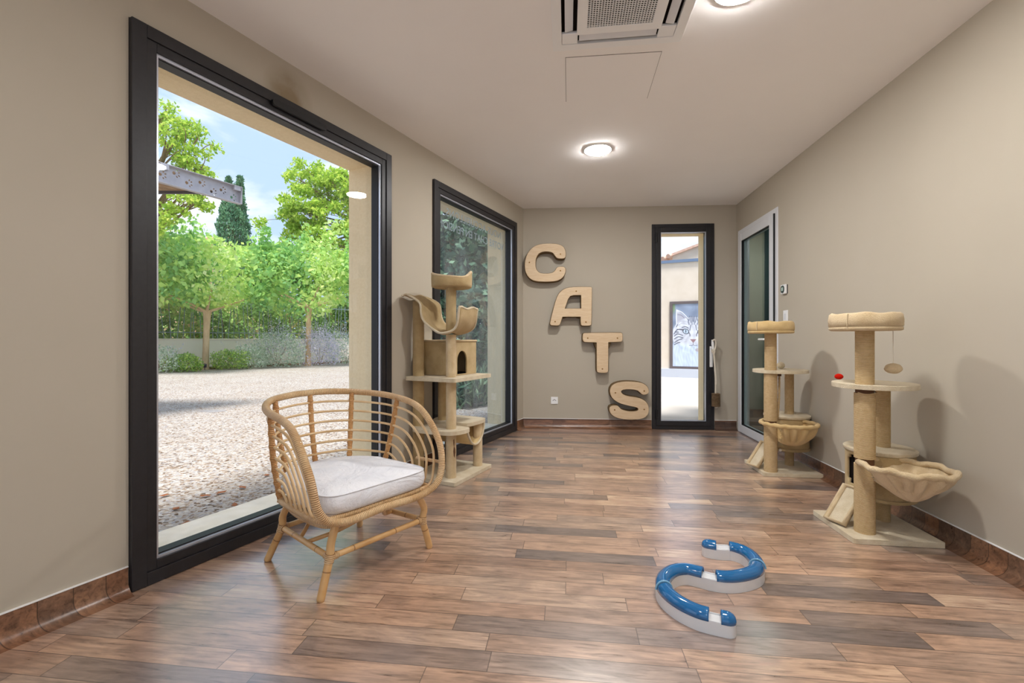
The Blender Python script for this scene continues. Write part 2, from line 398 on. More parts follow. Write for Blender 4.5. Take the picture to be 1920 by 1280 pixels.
MT['leaf_plane'] = leaf_mat('plane_leaf', [(0, (134, 176, 66)), (.5, (182, 214, 84)), (1, (220, 234, 112))])
MT['leaf_cyp'] = leaf_mat('cypress_leaf', [(0, (70, 118, 90)), (.6, (104, 152, 112)), (1, (146, 184, 134))], .1)
MT['leaf_hedge'] = leaf_mat('hedge_leaf', [(0, (92, 136, 72)), (.5, (136, 176, 90)), (.85, (186, 212, 120)), (1, (232, 200, 150))], .3)
MT['leaf_low'] = leaf_mat('ground_shrub_leaf', [(0, (104, 146, 78)), (.5, (152, 190, 88)), (1, (200, 224, 106))], .3)
MT['leaf_grey'] = leaf_mat('grey_shrub_leaf', [(0, (150, 178, 150)), (.5, (196, 212, 186)), (1, (242, 246, 238))], .5)
MT['leaf_lav'] = leaf_mat('lavender_sprig', [(0, (176, 188, 178)), (.45, (218, 210, 236)), (1, (240, 234, 250))], .5)
MT['leaf_dark'] = leaf_mat('dark_evergreen_leaf', [(0, (48, 76, 62)), (.5, (84, 118, 92)), (1, (150, 178, 140))], .15)

# ================================================================== ROOM
D_IN, D_OUT = .10, .33
Y_END = -2.6
def wall_with_holes(name, P, L, holes, s0, s1, H, side=1.0, inner=MT['wall'], outer=MT['stucco'], zin=-.02):
    """P(s,t,z) gives a point; holes: (s0,s1,z1) rising from the floor"""
    mb = MB()
    for k, (t0, t1) in enumerate(((0, D_IN), (D_IN, D_OUT))):
        ins = .0 if k == 0 else .07
        cuts = sorted([(a+ins, b-ins, z-ins*1.1, .05 if k else 0) for a, b, z in holes])
        cur = s0
        def bx(a, b, z0, z1):
            if b-a < 1e-4 or z1-z0 < 1e-4: return
            o = P(a, t0, z0); mb.obox(o, P(b, t0, z0)-o, P(a, t1, z0)-o, (0, 0, z1-z0), k)
        for a, b, z, zb in cuts:
            bx(cur, a, zin, H); bx(a, b, z, H)
            if zb: bx(a, b, zin-.1, zb)
            cur = b
        bx(cur, s1, zin, H)
    return struct(mb.build(name, [inner, outer]))
HOLES_L = [(-3.9, -.9, 2.39), (0, 1.597, 2.39), (2.121, 3.732, 2.39)]
wall_with_holes('wall_left', LW, 0, HOLES_L, -4.55, 4.072, HC)
wall_with_holes('wall_back', BW, 0, [(1.466, 2.180, 2.398)], -.12, 2.438, HC)
RY0, RY1, RZ = 4.50, 5.49, 2.285
mb = MB()
mb.box(XR, XR+D_IN, Y_END, RY0, -.02, HC); mb.box(XR, XR+D_IN, RY0, RY1, RZ, HC); mb.box(XR, XR+D_IN, RY1, 5.56, -.02, HC)
struct(mb.build('wall_right', MT['wall']))
def FW(s, t, z): return Vector((XR-s, Y_END-t, z))
wall_with_holes('wall_front', FW, 0, [(.35, 2.45, 2.39), (2.75, 4.85, 2.39)], 0, 5.3, HC)
fl = [tuple(LW(-4.6, .1))[:2], (XR+.12, Y_END-.1), (XR+.12, 5.56), tuple(BW(2.43, .09))[:2], tuple(BW(0, .09))[:2], tuple(LW(4.09, .1))[:2]]
mb = MB(); mb.prism([(p[0], p[1]) for p in fl], -.12, 0); struct(mb.build('floor', MT['floor']))
cl = [tuple(LW(-4.6, D_OUT+.3))[:2], (XR+.4, Y_END-.2), (XR+.4, 5.9), tuple(BW(0, D_OUT))[:2], tuple(LW(4.4, D_OUT+.3))[:2]]
mb = MB(); mb.prism(cl, HC, HC+.45); struct(mb.build('ceiling', MT['ceiling']))

# coved skirting of the same vinyl, with a pale cap line
def skirting(name, P, s0, s1, mat, num):
    prof = [(0.0, .108), (-.006, .108)] + [(-.006-.050*(1-math.cos(a)), .055-.055*math.sin(a)+.0006) for a in [i/8*PI/2 for i in range(9)]] + [(-.062, -.003), (0, -.003)]
    mb = MB(); n = len(prof); K = max(2, int((s1-s0)/.4))
    vs = [P(s0+(s1-s0)*i/K, t, z) for i in range(K+1) for t, z in prof]; fs = []
    for i in range(K):
        for j in range(n):
            j2 = (j+1) % n; fs.append((i*n+j, i*n+j2, (i+1)*n+j2, (i+1)*n+j))
    fs.append(tuple(range(n))); fs.append(tuple(K*n+j for j in reversed(range(n))))
    mb.add(vs, fs)
    o = struct(mb.build('baseboard_'+name, mat, smooth=40))
    mb = MB(); q = P(s0, 0, .108); mb.obox(q, P(s1, 0, .108)-q, P(s0, -.009, .108)-q, (0, 0, .004))
    struct(mb.build('trim_%d' % num, MT['white_plastic']))
skirting('left', LW, -.895, -.004, MT['skirt'], 1)
skirting('left_pier', LW, 1.601, 2.117, MT['skirt'], 2)
skirting('left_corner', LW, 3.736, 4.078, MT['skirt'], 3)
skirting('back', BW, -.04, 1.462, MT['skirt_back'], 4)
skirting('back_corner', BW, 2.184, 2.43, MT['skirt_back'], 5)
def RWp(s, t, z): return Vector((XR+t, s, z))
skirting('right', RWp, Y_END, RY0-.005, MT['skirt'], 6)

def frame_ring(mb, P, s0, s1, z0, z1, w, t0, t1, wt=None, wb=None, mi=0):
    wt = wt or w; wb = wb or w
    def bx(a, b, c, d):
        o = P(a, t0, c); mb.obox(o, P(b, t0, c)-o, P(a, t1, c)-o, (0, 0, d-c), mi)
    bx(s0, s0+w, z0, z1); bx(s1-w, s1, z0, z1); bx(s0+w, s1-w, z0, z0+wb); bx(s0+w, s1-w, z1-wt, z1)
def big_window(num, s0, s1, z1, gmat, label=None):
    mb = MB()
    frame_ring(mb, LW, s0+.002, s1-.002, .002, z1-.002, .055, -.022, .09)
    frame_ring(mb, LW, s0+.057, s1-.057, .057, z1-.057, .040, -.014, .08)
    w = struct(mb.build('window_%d' % num, MT['black_alu'], bevel=.0025))
    mb = MB(); frame_ring(mb, LW, s0+.097, s1-.097, .078+.019, z1-.097, .010, -.004, .012); 
    g = mb.build('glazing_bead', MT['alu_edge'], w)
    mb = MB(); frame_ring(mb, LW, s0+.097, s1-.097, .097, z1-.097, .016, .012, .070); mb.build('glazing_gasket', MT['gasket'], w)
    mb = MB(); o = LW(s0+.10, .062, .10); mb.obox(o, LW(s1-.10, .062, .10)-o, NL*.006, (0, 0, z1-.2)); p = mb.build('pane', gmat, w)
    return w
added_w3 = big_window(3, -3.9, -.9, 2.39, MT['glass'])  # unseen window, added behind the camera for more daylight
for num, f0 in ((4, .35), (5, 2.75)):  # two unseen front windows, added so daylight lifts the ceiling
    mb = MB(); frame_ring(mb, FW, f0+.002, f0+2.098, .002, 2.388, .09, -.022, .09); added_fw = struct(mb.build('window_%d' % num, MT['black_alu']))
    mb = MB(); mb.box(XR-f0-2.01, XR-f0-.09, Y_END-.046, Y_END-.04, .09, 2.30); mb.build('pane', MT['glass'], added_fw)
w1 = big_window(1, 0, 1.597, 2.39, MT['glass'])
w2 = big_window(2, 2.121, 3.732, 2.39, MT['glass_dark'])
# trickle vent on the head of the first window
mb = MB(); mb.prism(rrect(0, .36, 0, .034, .016, 4), 0, .018, axes=(LW(.63, -.022, 2.312), WL, Vector((0, 0, 1)), -NL)); mb.build('trickle_vent', MT['gasket'], w1, bevel=.002)
# lettering on the second window, read from outside
def text_mesh(name, body, size, origin, xa, ya, mat, parent=None, extr=.0008, align='LEFT', space=1.0):
    cu = bpy.data.curves.new(name, 'FONT'); cu.body = body; cu.size = size; cu.align_x = align; cu.extrude = extr; cu.space_character = space
    to = bpy.data.objects.new('tmp', cu); COL.objects.link(to)
    bpy.context.view_layer.update()
    me = bpy.data.meshes.new_from_object(to.evaluated_get(bpy.context.evaluated_depsgraph_get()))
    bpy.data.objects.remove(to); bpy.data.curves.remove(cu)
    za = xa.cross(ya)
    me.transform(Matrix(((xa.x, ya.x, za.x, origin.x), (xa.y, ya.y, za.y, origin.y), (xa.z, ya.z, za.z, origin.z), (0, 0, 0, 1))))
    me.name = name; me.materials.clear(); me.materials.append(mat)
    o = bpy.data.objects.new(name, me); COL.objects.link(o)
    if parent: o.parent = parent
    return o
UPZ = Vector((0, 0, 1))
text_mesh('window_lettering', 'NOUS ACCUEILLONS', .105, LW(3.50, .071, 2.165), -WL, UPZ, MT['sticker'], w2, space=1.08)
text_mesh('window_lettering', 'VOTRE CHAT EN PENSION', .105, LW(3.56, .071, 2.045), -WL, UPZ, MT['sticker'], w2, space=1.0)

# sills outside
for i, (a, b) in enumerate(((.07, 1.527), (2.19, 3.66), (-3.83, -.97))):
    mb = MB(); o = LW(a, .09, .02); mb.obox(o, LW(b, .09, .02)-o, NL*.29, (0, 0, .05)); struct(mb.build('trim_%d' % (11+i), MT['stone'], bevel=.006))

# narrow glazed door in the back wall
mb = MB(); a0, a1, zt = 1.468, 2.178, 2.396
frame_ring(mb, BW, a0, a1, .002, zt, .045, -.012, .09)
frame_ring(mb, BW, a0+.045, a1-.045, .047, zt-.045, .052, -.026, .07)
dn = struct(mb.build('door_1', MT['black_alu'], bevel=.0025))
mb = MB(); frame_ring(mb, BW, a0+.097, a1-.097, .099, zt-.097, .007, -.016, .0); mb.build('glazing_bead', MT['alu_edge'], dn)
mb = MB(); o = BW(a0+.1, .03, .1); mb.obox(o, BD*(a1-a0-.2), NB*.006, (0, 0, zt-.2)); mb.build('pane', MT['glass'], dn)
for z in (.12, 2.18):
    mb = MB(); mb.tube([BW(a0+.045, -.030, z), BW(a0+.045, -.030, z+.11)], .011, 12); mb.build('hinge', MT['gasket'], dn, smooth=40)
hs = 2.138
mb = MB(); o = BW(hs-.02, -.034, .73); mb.obox(o, BD*.034, NB*.01, (0, 0, .24)); hp = mb.build('handle', MT['white_plastic'], dn, bevel=.004)
mb = MB(); mb.tube([BW(hs-.003, -.034, .95), BW(hs-.003, -.075, .95)], .011, 10); mb.tube([BW(hs-.003, -.072, 1.045), BW(hs-.003, -.078, 1.0), BW(hs, -.078, .95), BW(hs, -.076, .88)], [.012, .016, .014, .012], 10)
mb.build('lever', MT['white_plastic'], hp, smooth=50)
# cord toy hanging from the handle
t = empty('hanging_cat_toy', 'white cord toy with twine roll hanging on the narrow door handle', 'cat toy', BW(hs, -.085, .95))
def loc(o, p): return Vector(p)
base = BW(hs, -.085, .95)
def rel(p): return Vector(p)-base
mb = MB(); mb.tube(crom([rel(BW(hs-.012, -.10, 1.035)), rel(BW(hs+.012, -.105, 1.045)), rel(BW(hs+.026, -.10, 1.0)), rel(BW(hs+.012, -.10, .93)), rel(BW(hs-.01, -.10, .90)), rel(BW(hs-.02, -.10, .93))], 5), .010, 8)
mb.tube(crom([rel(BW(hs-.022, -.10, .93)), rel(BW(hs+.006, -.108, .915)), rel(BW(hs+.002, -.10, .89))], 5), .013, 8); mb.build('knot', MT['cord'], t, smooth=60)
mb = MB(); mb.tube(crom([rel(BW(hs+.0, -.10, .91)), rel(BW(hs+.012, -.10, .75)), rel(BW(hs+.025, -.10, .6)), rel(BW(hs+.022, -.10, .5)), rel(BW(hs+.022, -.10, .42))], 6), [.010]*8+[.012]*8+[.008]*9, 8, squash=.5); mb.build('cord', MT['cord'], t, smooth=60)
mb = MB(); n = 14; prof = []
for i in range(n):
    z = .285+.15*i/n; prof += [(.040, z), (.050, z+.15/n*.5)]
prof = [(.0, .285)]+prof+[(.04, .435), (0, .435)]
mb.lathe(prof, rel(BW(hs+.025, -.10, 0)), 20); mb.build('twine_roll', MT['twine'], t, smooth=60)
mb = MB(); mb.tube([rel(BW(hs+.03, -.10, .27)), rel(BW(hs+.03, -.10, .29))], .016, 10); mb.build('end_knot', MT['cord'], t, smooth=60)

# white door at the right with a tinted pane, corridor behind
mb = MB()
frame_ring(mb, RWp, RY0, RY1, .0, RZ, .05, -.008, .10)
frame_ring(mb, RWp, RY0+.062, RY1-.045, .012, RZ-.05, .085, -.022, .05)
dr = struct(mb.build('door_2', MT['white_pvc'], bevel=.004))
mb = MB(); frame_ring(mb, RWp, RY0+.147, RY1-.130, .097, RZ-.135, .007, -.016, .01); mb.build('glazing_gasket', MT['gasket'], dr)
mb = MB(); mb.box(XR+.012, XR+.018, RY0+.148, RY1-.131, .098, RZ-.136); mb.build('pane', MT['glass_door'], dr)
mb = MB(); mb.box(XR-.020, XR+.03, RY0+.048, RY0+.063, .01, RZ-.05); mb.build('door_gap', MT['gasket'], dr)
mb = MB(); mb.box(XR-.034, XR-.022, RY0+.088, RY0+.122, .93, 1.15); h = mb.build('handle_plate', MT['white_plastic'], dr, bevel=.004)
mb = MB(); mb.tube(crom([(XR-.03, RY0+.105, 1.05), (XR-.075, RY0+.105, 1.05), (XR-.085, RY0+.12, 1.05), (XR-.085, RY0+.22, 1.05)], 4), .010, 10); mb.build('lever', MT['white_plastic'], h, smooth=60)
mb = MB(); mb.box(XR+.1, 2.75, 3.6, 6.6, -.12, 0); struct(mb.build('floor', MT['floor']))
mb = MB(); mb.box(2.62, 2.74, 3.6, 6.6, 0, HC); struct(mb.build('wall_corridor_right', MT['teal']))
mb = MB(); mb.box(1.89, 2.62, 6.48, 6.6, 0, HC); mb.box(XR, XR+.1, 5.9, 6.48, 0, HC); mb.box(XR+.1, 2.62, 3.6, 3.7, 0, HC); struct(mb.build('wall_corridor_end', MT['greygreen']))
mb = MB(); mb.box(XR+.1, 2.74, 3.6, 6.6, HC-.1, HC); mb.box(1.89, 2.74, 5.85, 6.6, HC, HC+.1); struct(mb.build('ceiling', MT['ceiling']))
mb = MB(); mb.box(XR+.1, 2.62, 6.46, 6.48, 0, .11); struct(mb.build('baseboard_corridor', MT['skirt_back']))

# ceiling: lamps, cassette, access panel
def downlight(x, y, power, label, r=.103, colr=(.99, .98, .97), hall=False):
    t = empty('downlight', label, 'ceiling lamp', (x, y, HC if not hall else HC-.1), group=None)
    mb = MB(); mb.lathe([(r+.014, 0), (r+.014, -.004), (r+.006, -.009), (r, -.006), (r-.002, -.001), (r-.002, 0)], n=48); mb.build('trim_ring', MT['white_plastic'], t, smooth=40)
    area = PI*r*r+2*PI*r*.014
    m = M_('lamp_diffuser', (255, 255, 255), .6); m.b.inputs['Emission Color'].default_value = (*colr, 1); m.b.inputs['Emission Strength'].default_value = power/(PI*area)
    mb = MB(); mb.lathe([(0.0, -.016), (r-.014, -.016), (r-.005, -.013), (r-.002, -.008), (r-.002, .0)], n=48); mb.build('diffuser', m.m, t, smooth=60)
    return t
LP = 16
downlight(.244, 3.80, LP*1.7, 'round white ceiling light nearest the far wall')
downlight(.756, 2.115, LP*1.7, 'round white ceiling light beside the ceiling air cassette, cut by the top edge')
downlight(-.75, .35, LP*.45, 'unseen round ceiling light, added for fill behind the camera, towards the left wall')  # this and the next two: unseen lamps added to light the room
downlight(.9, .35, LP*.7, 'unseen round ceiling light, added for fill behind the camera, towards the right wall')
downlight(-.6, -1.4, LP*.8, 'rearmost unseen round ceiling light, added for fill behind the camera')
downlight(2.33, 5.6, 14, 'small unseen round ceiling light, added for fill in the corridor behind the glazed white door', r=.07, hall=True)  # unseen lamp, added to brighten the corridor

t = empty('air_conditioning_cassette', 'white square ceiling air conditioning cassette with perforated grille', 'air conditioner', (.25, 2.115, HC))
R_ = .328
mb = MB(); mb.prism(rrect(-R_, R_, -R_, R_, .012), -.022, 0, holes=[rrect(-.282, .282, -.282, .282, .01)][:1]); mb.build('outer_frame', MT['white_plastic'], t, bevel=.003)
# inner field: corner plates, slots and flaps
for sx in (-1, 1):
    for sy in (-1, 1):
        mb = MB(); mb.box(min(sx*.2, sx*.281), max(sx*.2, sx*.281), min(sy*.2, sy*.281), max(sy*.2, sy*.281), -.020, -.004)
        mb.build('corner_plate', MT['white_plastic'], t, bevel=.004)
mb = MB(); mb.box(-.281, .281, -.281, .281, -.003, 0); mb.build('duct_shade', MT['dark_in'], t)  # flat sheet, its black colour stands in for the shade in the slots
for k in range(4):
    a = k*PI/2; ca, sa = round(math.cos(a)), round(math.sin(a))
    mb = MB()
    c0 = Vector((ca*.247, sa*.247, -.013)); tx = Vector((-sa, ca, 0)); rx = Vector((ca, sa, 0))
    mb.obox(c0 - tx*.193 - rx*.022 + Vector((0, 0, .004)), tx*.386, rx*.040 - Vector((0, 0, .008)), (0, 0, .003))
    mb.build('air_flap', MT['white_pvc'], t, bevel=.001)
mb = MB(); mb.prism(rrect(-.205, .205, -.205, .205, .006), -.026, -.012, holes=[rrect(-.158, .158, -.158, .158, .004)]); gr = mb.build('grille_panel', MT['white_plastic'], t, bevel=.002)
mb = MB(); N = 25; w = .316/N
for i in range(N+1):
    x = -.158+w*i; mb.box(x-.0019, x+.0019, -.158, .158, -.024, -.0225); mb.box(-.158, .158, x-.0019, x+.0019, -.0245, -.0228)
mb.build('grille_mesh', MT['white_plastic'], gr)
mb = MB(); mb.box(-.158, .158, -.158, .158, -.010, -.008); mb.build('air_filter', noisy('shaded_filter_grey', (60, 54, 46), (48, 43, 38), 20, .9), gr)  # filter coloured dark to carry the shade of the cavity behind the grille

mb = MB(); mb.prism([(-.014, 2.536), (.506, 2.545), (.510, 3.03), (-.013, 3.008)], HC-.0012, HC+.01); s_ = mb.build('trim_9', M_('shadow_gap', (120, 112, 104), .9).m); struct(s_)
mb = MB(); mb.prism([(-.0115, 2.5385), (.5035, 2.5475), (.5075, 3.0275), (-.0105, 3.0055)], HC-.003, HC+.01); struct(mb.build('trim_10', MT['ceiling']))

# wall fittings
t = empty('thermostat', 'small white square thermostat with round dark dial beside the white door', 'thermostat', (XR, 4.36, 1.50))
mb = MB(); mb.box(-.024, -.003, -.042, .042, -.042, .042); mb.build('housing', MT['white_plastic'], t, bevel=.005)
mb = MB(); mb.box(-.003, 0, -.046, .036, -.040, .040); mb.build('back_plate', MT['gasket'], t)
mb = MB(); mb.prism([(.034*math.cos(a*PI/16), .034*math.sin(a*PI/16)) for a in range(32)], 0, .004, axes=(Vector((-.024, 0, 0)), Vector((0, -1, 0)), UPZ, Vector((-1, 0, 0)))); dl = mb.build('dial', M_('dark_green_dial', (40, 56, 50), .3).m, t)
mb = MB(); mb.prism(rrect(-.018, .018, -.014, .016, .003), .004, .0055, axes=(Vector((-.024, 0, 0)), Vector((0, -1, 0)), UPZ, Vector((-1, 0, 0)))); mb.build('screen', MT['lcd'], dl)
t = empty('light_switch', 'white rectangular light switch below the thermostat', 'switch', (XR, 4.345, 1.255))
mb = MB(); mb.box(-.010, 0, -.040, .040, -.055, .055); mb.build('plate', MT['white_plastic'], t, bevel=.004)
mb = MB(); mb.obox((-.0105, -.014, -.026), (0, .028, 0), (0, 0, .052), (-.004, 0, 0)); mb.build('rocker', MT['white_pvc'], t, bevel=.002)
ot = BW(.329, 0, .325)
t = empty('wall_socket', 'white square wall socket low on the far wall beneath the wooden letters', 'socket', ot, math.atan2(BD.y, BD.x))
mb = MB(); mb.box(-.042, .042, -.010, 0, -.042, .042); mb.build('plate', MT['white_plastic'], t, bevel=.003)
mb = MB()
for sx in (-1, 1): mb.obox((0, -.0105, .016), (sx*.020, 0, -.016), (0, .002, 0), (0, 0, -.007))
mb.build('hand_symbol', M_('grey_print', (96, 90, 88), .6).m, t)

# ================================================================== WOODEN LETTERS
def zl(pts): return [((960+x*.34375), (380+y*.34375)) for x, y in pts]
LD = .12
def on_front(px, py):            # point of the letter front plane in (s, z)
    r = FWD + RGT*((px-960)/FPX)
    o = BW(0, -LD, 0); 
    d = o.dot(NB)/r.dot(NB)
    p = r*d; return ((p-o).dot(BD), CAM_H+(636-py)/FPX*d)
LET = {
 'C': [(284, 303), (293, 292), (292, 262), (280, 238), (255, 226), (225, 222), (170, 223), (130, 232), (95, 258), (75, 300), (69, 340), (74, 380), (95, 412), (130, 428), (200, 430), (250, 425), (280, 405), (293, 375), (291, 356), (280, 348), (255, 349), (243, 355), (235, 372), (215, 385), (170, 387), (145, 380), (130, 360), (127, 330), (130, 300), (145, 275), (170, 265), (205, 265), (225, 273), (235, 288), (245, 301), (262, 304)],
 'A': [(207, 655), (210, 664), (215, 668), (252, 670), (260, 664), (263, 658), (275, 622), (275, 621), (375, 621), (375, 622), (376, 658), (379, 667), (387, 670), (423, 670), (431, 666), (433, 657), (436, 468), (435, 462), (430, 459), (350, 459), (300, 463), (270, 479), (250, 503), (235, 545)],
 'T': [(386, 745), (387, 722), (389, 714), (398, 710), (590, 708), (600, 711), (603, 720), (603, 745), (600, 754), (592, 758), (526, 760), (525, 761), (525, 912), (522, 923), (512, 927), (476, 927), (466, 922), (463, 912), (463, 763), (462, 761), (400, 760), (391, 756)],
 'S': [(745, 1015), (747, 1035), (735, 1045), (712, 1047), (700, 1035), (685, 1022), (650, 1016), (610, 1017), (594, 1026), (598, 1040), (625, 1055), (690, 1063), (725, 1078), (745, 1105), (747, 1140), (735, 1165), (705, 1180), (640, 1183), (590, 1178), (555, 1165), (535, 1145), (531, 1117), (545, 1107), (575, 1105), (587, 1118), (600, 1130), (640, 1140), (685, 1138), (692, 1125), (682, 1115), (640, 1107), (590, 1095), (550, 1070), (535, 1040), (537, 1010), (555, 988), (600, 975), (660, 975), (710, 982), (735, 998)]}
HOLE_A = [(288, 577), (305, 525), (318, 508), (335, 503), (378, 503), (378, 577)]
SCREWS = {'C': [(264, 280), (95, 325), (264, 370)], 'A': [(350, 482), (235, 648), (403, 650)], 'T': [(413, 738), (575, 738), (493, 906)], 'S': [(721, 1026), (564, 1036), (721, 1127), (560, 1129)]}
LBL = {'C': 'pale plywood letter C shelf, highest and leftmost of the four wall letters', 'A': 'pale plywood letter A shelf on the far wall between the C and T',
       'T': 'pale plywood letter T shelf on the far wall between the A and S', 'S': 'pale plywood letter S shelf, lowest wall letter, beside the narrow door'}
def inset(poly, d):
    n = len(poly); out = []
    ar = sum(poly[i][0]*poly[(i+1) % n][1]-poly[(i+1) % n][0]*poly[i][1] for i in range(n)); sg = 1 if ar > 0 else -1
    for i in range(n):
        a = Vector(poly[i-1]).to_2d(); b = Vector(poly[i]).to_2d(); c = Vector(poly[(i+1) % n]).to_2d()
        e1 = (b-a); e2 = (c-b)
        if e1.length < 1e-7 or e2.length < 1e-7: out.append(tuple(b)); continue
        e1.normalize(); e2.normalize(); nrm = Vector((-(e1+e2).y, (e1+e2).x))
        if nrm.length < 1e-4: out.append(tuple(b)); continue
        nrm.normalize(); out.append(tuple(b+nrm*d*sg))
    return out
for ch in 'CATS':
    P2 = [on_front(*q) for q in zl(LET[ch])]
    P2 = chaikin(P2, 2) if ch in 'CS' else chaikin(P2, 1)
    holes = []
    if ch == 'A': holes = [[on_front(*q) for q in zl(HOLE_A)]]
    cs = sum(p[0] for p in P2)/len(P2); cz = min(p[1] for p in P2)
    org = BW(cs, 0, cz)
    t = empty('letter_shelf', LBL[ch], 'letter shelf', org, math.atan2(BD.y, BD.x))
    loop = [(p[0]-cs, p[1]-cz) for p in P2]; hl = [[(p[0]-cs, p[1]-cz) for p in h] for h in holes]
    AX = lambda y: (Vector((0, y, 0)), Vector((1, 0, 0)), UPZ, Vector((0, -1, 0)))
    mb = MB(); mb.prism(loop, 0, .018, holes=hl, axes=AX(-LD+.018)); mb.build('front_panel', MT['ply'], t, bevel=.0015)
    out = inset(loop, -.006); hi = [inset(h, .006) for h in hl]
    mb = MB(); mb.prism(out, 0, LD-.02, holes=hi, axes=AX(-.001)); mb.build('carpeted_side', MT['carpet_brown'], t)
    for q in SCREWS[ch]:
        p = on_front(*zl([q])[0])
        mb = MB(); mb.lathe([(.0085, 0), (.0085, .002), (.004, .0032), (0, .0032)], n=14); so = mb.build('screw', MT['screw'], t, smooth=40)
        so.matrix_local = Matrix.Translation((p[0]-cs, -LD, p[1]-cz)) @ Matrix.Rotation(PI/2, 4, 'X')

# ================================================================== RATTAN ARMCHAIR
CH = empty('rattan_armchair', 'curved rattan armchair with white seat cushion standing before the large window', 'armchair', (-1.063, 2.095, 0), 1.0309)
HALF = [(0, -.303, .306), (.212, -.306, .306), (.315, -.313, .369), (.343, -.279, .528), (.342, -.133, .687), (.334, .092, .735), (.239, .272, .754), (.109, .338, .764), (0, .351, .766)]
def mirror_half(H, closed=True):
    Hm = [(-x, y, z) for x, y, z in H]
    return H + (Hm[-2:0:-1] if closed else Hm[-2::-1])
RC = .0165
mb = MB(); mb.tube(crom(mirror_half(HALF), 12, True), RC, 14, closed=True); mb.build('rim', MT['wrap'], CH, smooth=80)
ANCH = [None, None, (.276, .07, .325), (.276, .07, .325), (.276, .08, .325), (.272, .10, .33), (.165, .235, .34), (.075, .272, .34), (0, .28, .34)]
def shell(t, i):
    a = Vector(HALF[i]); b = Vector(ANCH[i]); return tuple(a.lerp(b, t))
for k in range(1, 8):
    t = k/8.0
    H = [shell(t, i) for i in range(8, 1, -1)]                  # back centre -> front
    H.append((.280, H[-1][1]+.004, .318))
    pts = [(-x, y, z) for x, y, z in H[:0:-1]] + H
    mb = MB(); mb.tube(crom(pts, 7), .0062, 8); mb.build('slat', MT['slat'], CH, smooth=80)
def post(x0, y0, z0, x1, y1, z1, bulge=.02):
    m_ = ((x0+x1)/2*1.03, (y0+y1)/2*1.03, (z0+z1)/2)
    mb = MB(); pp = crom([(x0, y0, z0), m_, (x1, y1, z1)], 16); mb.tube(pp, [.0125+(.0028 if i % 4 == 0 else 0) for i in range(len(pp))], 10); return mb.build('post', MT['wrap_amber'], CH, smooth=80)
post(0, .28, .33, 0, .351, .76)
for s in (-1, 1):
    post(s*.16, .24, .33, s*.21, .29, .752); post(s*.272, .10, .32, s*.338, .05, .728)
ring = [(.0, -.275, .318), (.20, -.275, .318), (.272, -.262, .318), (.285, -.18, .316), (.282, 0, .320), (.268, .11, .328), (.17, .235, .336), (.08, .275, .338), (0, .282, .338)]
mb = MB(); mb.tube(crom(mirror_half(ring), 8, True), .013, 12, closed=True); mb.build('seat_ring', MT['wrap'], CH, smooth=80)
for s in (-1, 1):
    mb = MB(); mb.tube(crom([(s*.20, -.27, .285), (s*.245, -.20, .276), (s*.25, 0, .276), (s*.22, .15, .285), (s*.18, .21, .30)], 8), .011, 10); mb.build('lower_rail', MT['wrap'], CH, smooth=80)
    if s > 0: mb = MB(); mb.tube([(s*.345, -.288, .43), (s*.335, -.22, .43), (s*(.322 if s > 0 else .337), -.13 if s > 0 else -.205, .43)], .009, 10); mb.build('side_tie', MT['wrap'], CH, smooth=80)
for y in (-.16, -.02, .12):
    w = .272 if y < .1 else .25
    mb = MB(); mb.tube([(-w, y, .314), (w, y, .314)], .010, 8); mb.build('seat_bar', MT['cane'], CH, smooth=80)
JT = {}
for (sx, sy, fx, fy, jx, jy, tx, ty, n_) in ((-1, -1, .285, -.262, .238, -.252, .215, -.262, 'f'), (1, -1, .305, -.250, .258, -.250, .205, -.275, 'f'), (-1, 1, .262, .255, .215, .205, .185, .17, 'b'), (1, 1, .240, .258, .205, .205, .185, .17, 'b')):
    p = crom([(sx*fx, fy, 0), (sx*(fx+jx)/2, (fy+jy)/2, .078), (sx*jx, jy, .156), (sx*(jx-.002 if sx < 0 else jx+.004), jy-.006, .215), (sx*tx, ty, .295)], 6)
    rr = [.0165]*len(p); rr[0] = .014
    mb = MB(); mb.tube(p, rr, 14); lg = mb.build('leg', MT['cane'], CH, smooth=80)
    k = 12; mb = MB(); mb.tube([p[k-1].lerp(p[k-2], .6), p[k], p[k+1].lerp(p[k+2], .6)], .0195, 14); mb.build('binding', MT['wrap'], lg, smooth=60)
    JT[(sx, sy)] = Vector((sx*jx, jy, .156))
def stretch(a, b, mid=0, r=.0125, name='stretcher'):
    a = Vector(a); b = Vector(b); m_ = (a+b)/2+Vector((0, 0, mid)); p = crom([a, m_, b], 10)
    mb = MB(); mb.tube(p, r, 12); o = mb.build(name, MT['cane'], CH, smooth=80)
    for e in (p[0:3], p[-3:]):
        mb = MB(); mb.tube([e[0].lerp(e[1], .2), e[1], e[2]], r+.003, 12); mb.build('binding', MT['wrap'], o, smooth=60)
    return o
stretch(JT[(-1, -1)], JT[(1, -1)]); stretch(JT[(-1, 1)], JT[(1, 1)], .004)
l_ = stretch(JT[(-1, -1)], JT[(-1, 1)]); r_ = stretch(JT[(1, -1)], JT[(1, 1)])
for s in (-1, 1):
    mb = MB(); mb.tube(crom([(s*.226, -.04, .156), (s*.12, -.13, .20), (s*.02, -.26, .292)], 8), .0095, 10); mb.build('brace', MT['cane'], CH, smooth=80)
    mb = MB(); mb.tube(crom([(s*.222, .02, .156), (s*.12, .11, .21), (s*.03, .24, .315)], 8), .0095, 10); mb.build('brace', MT['cane'], CH, smooth=80)
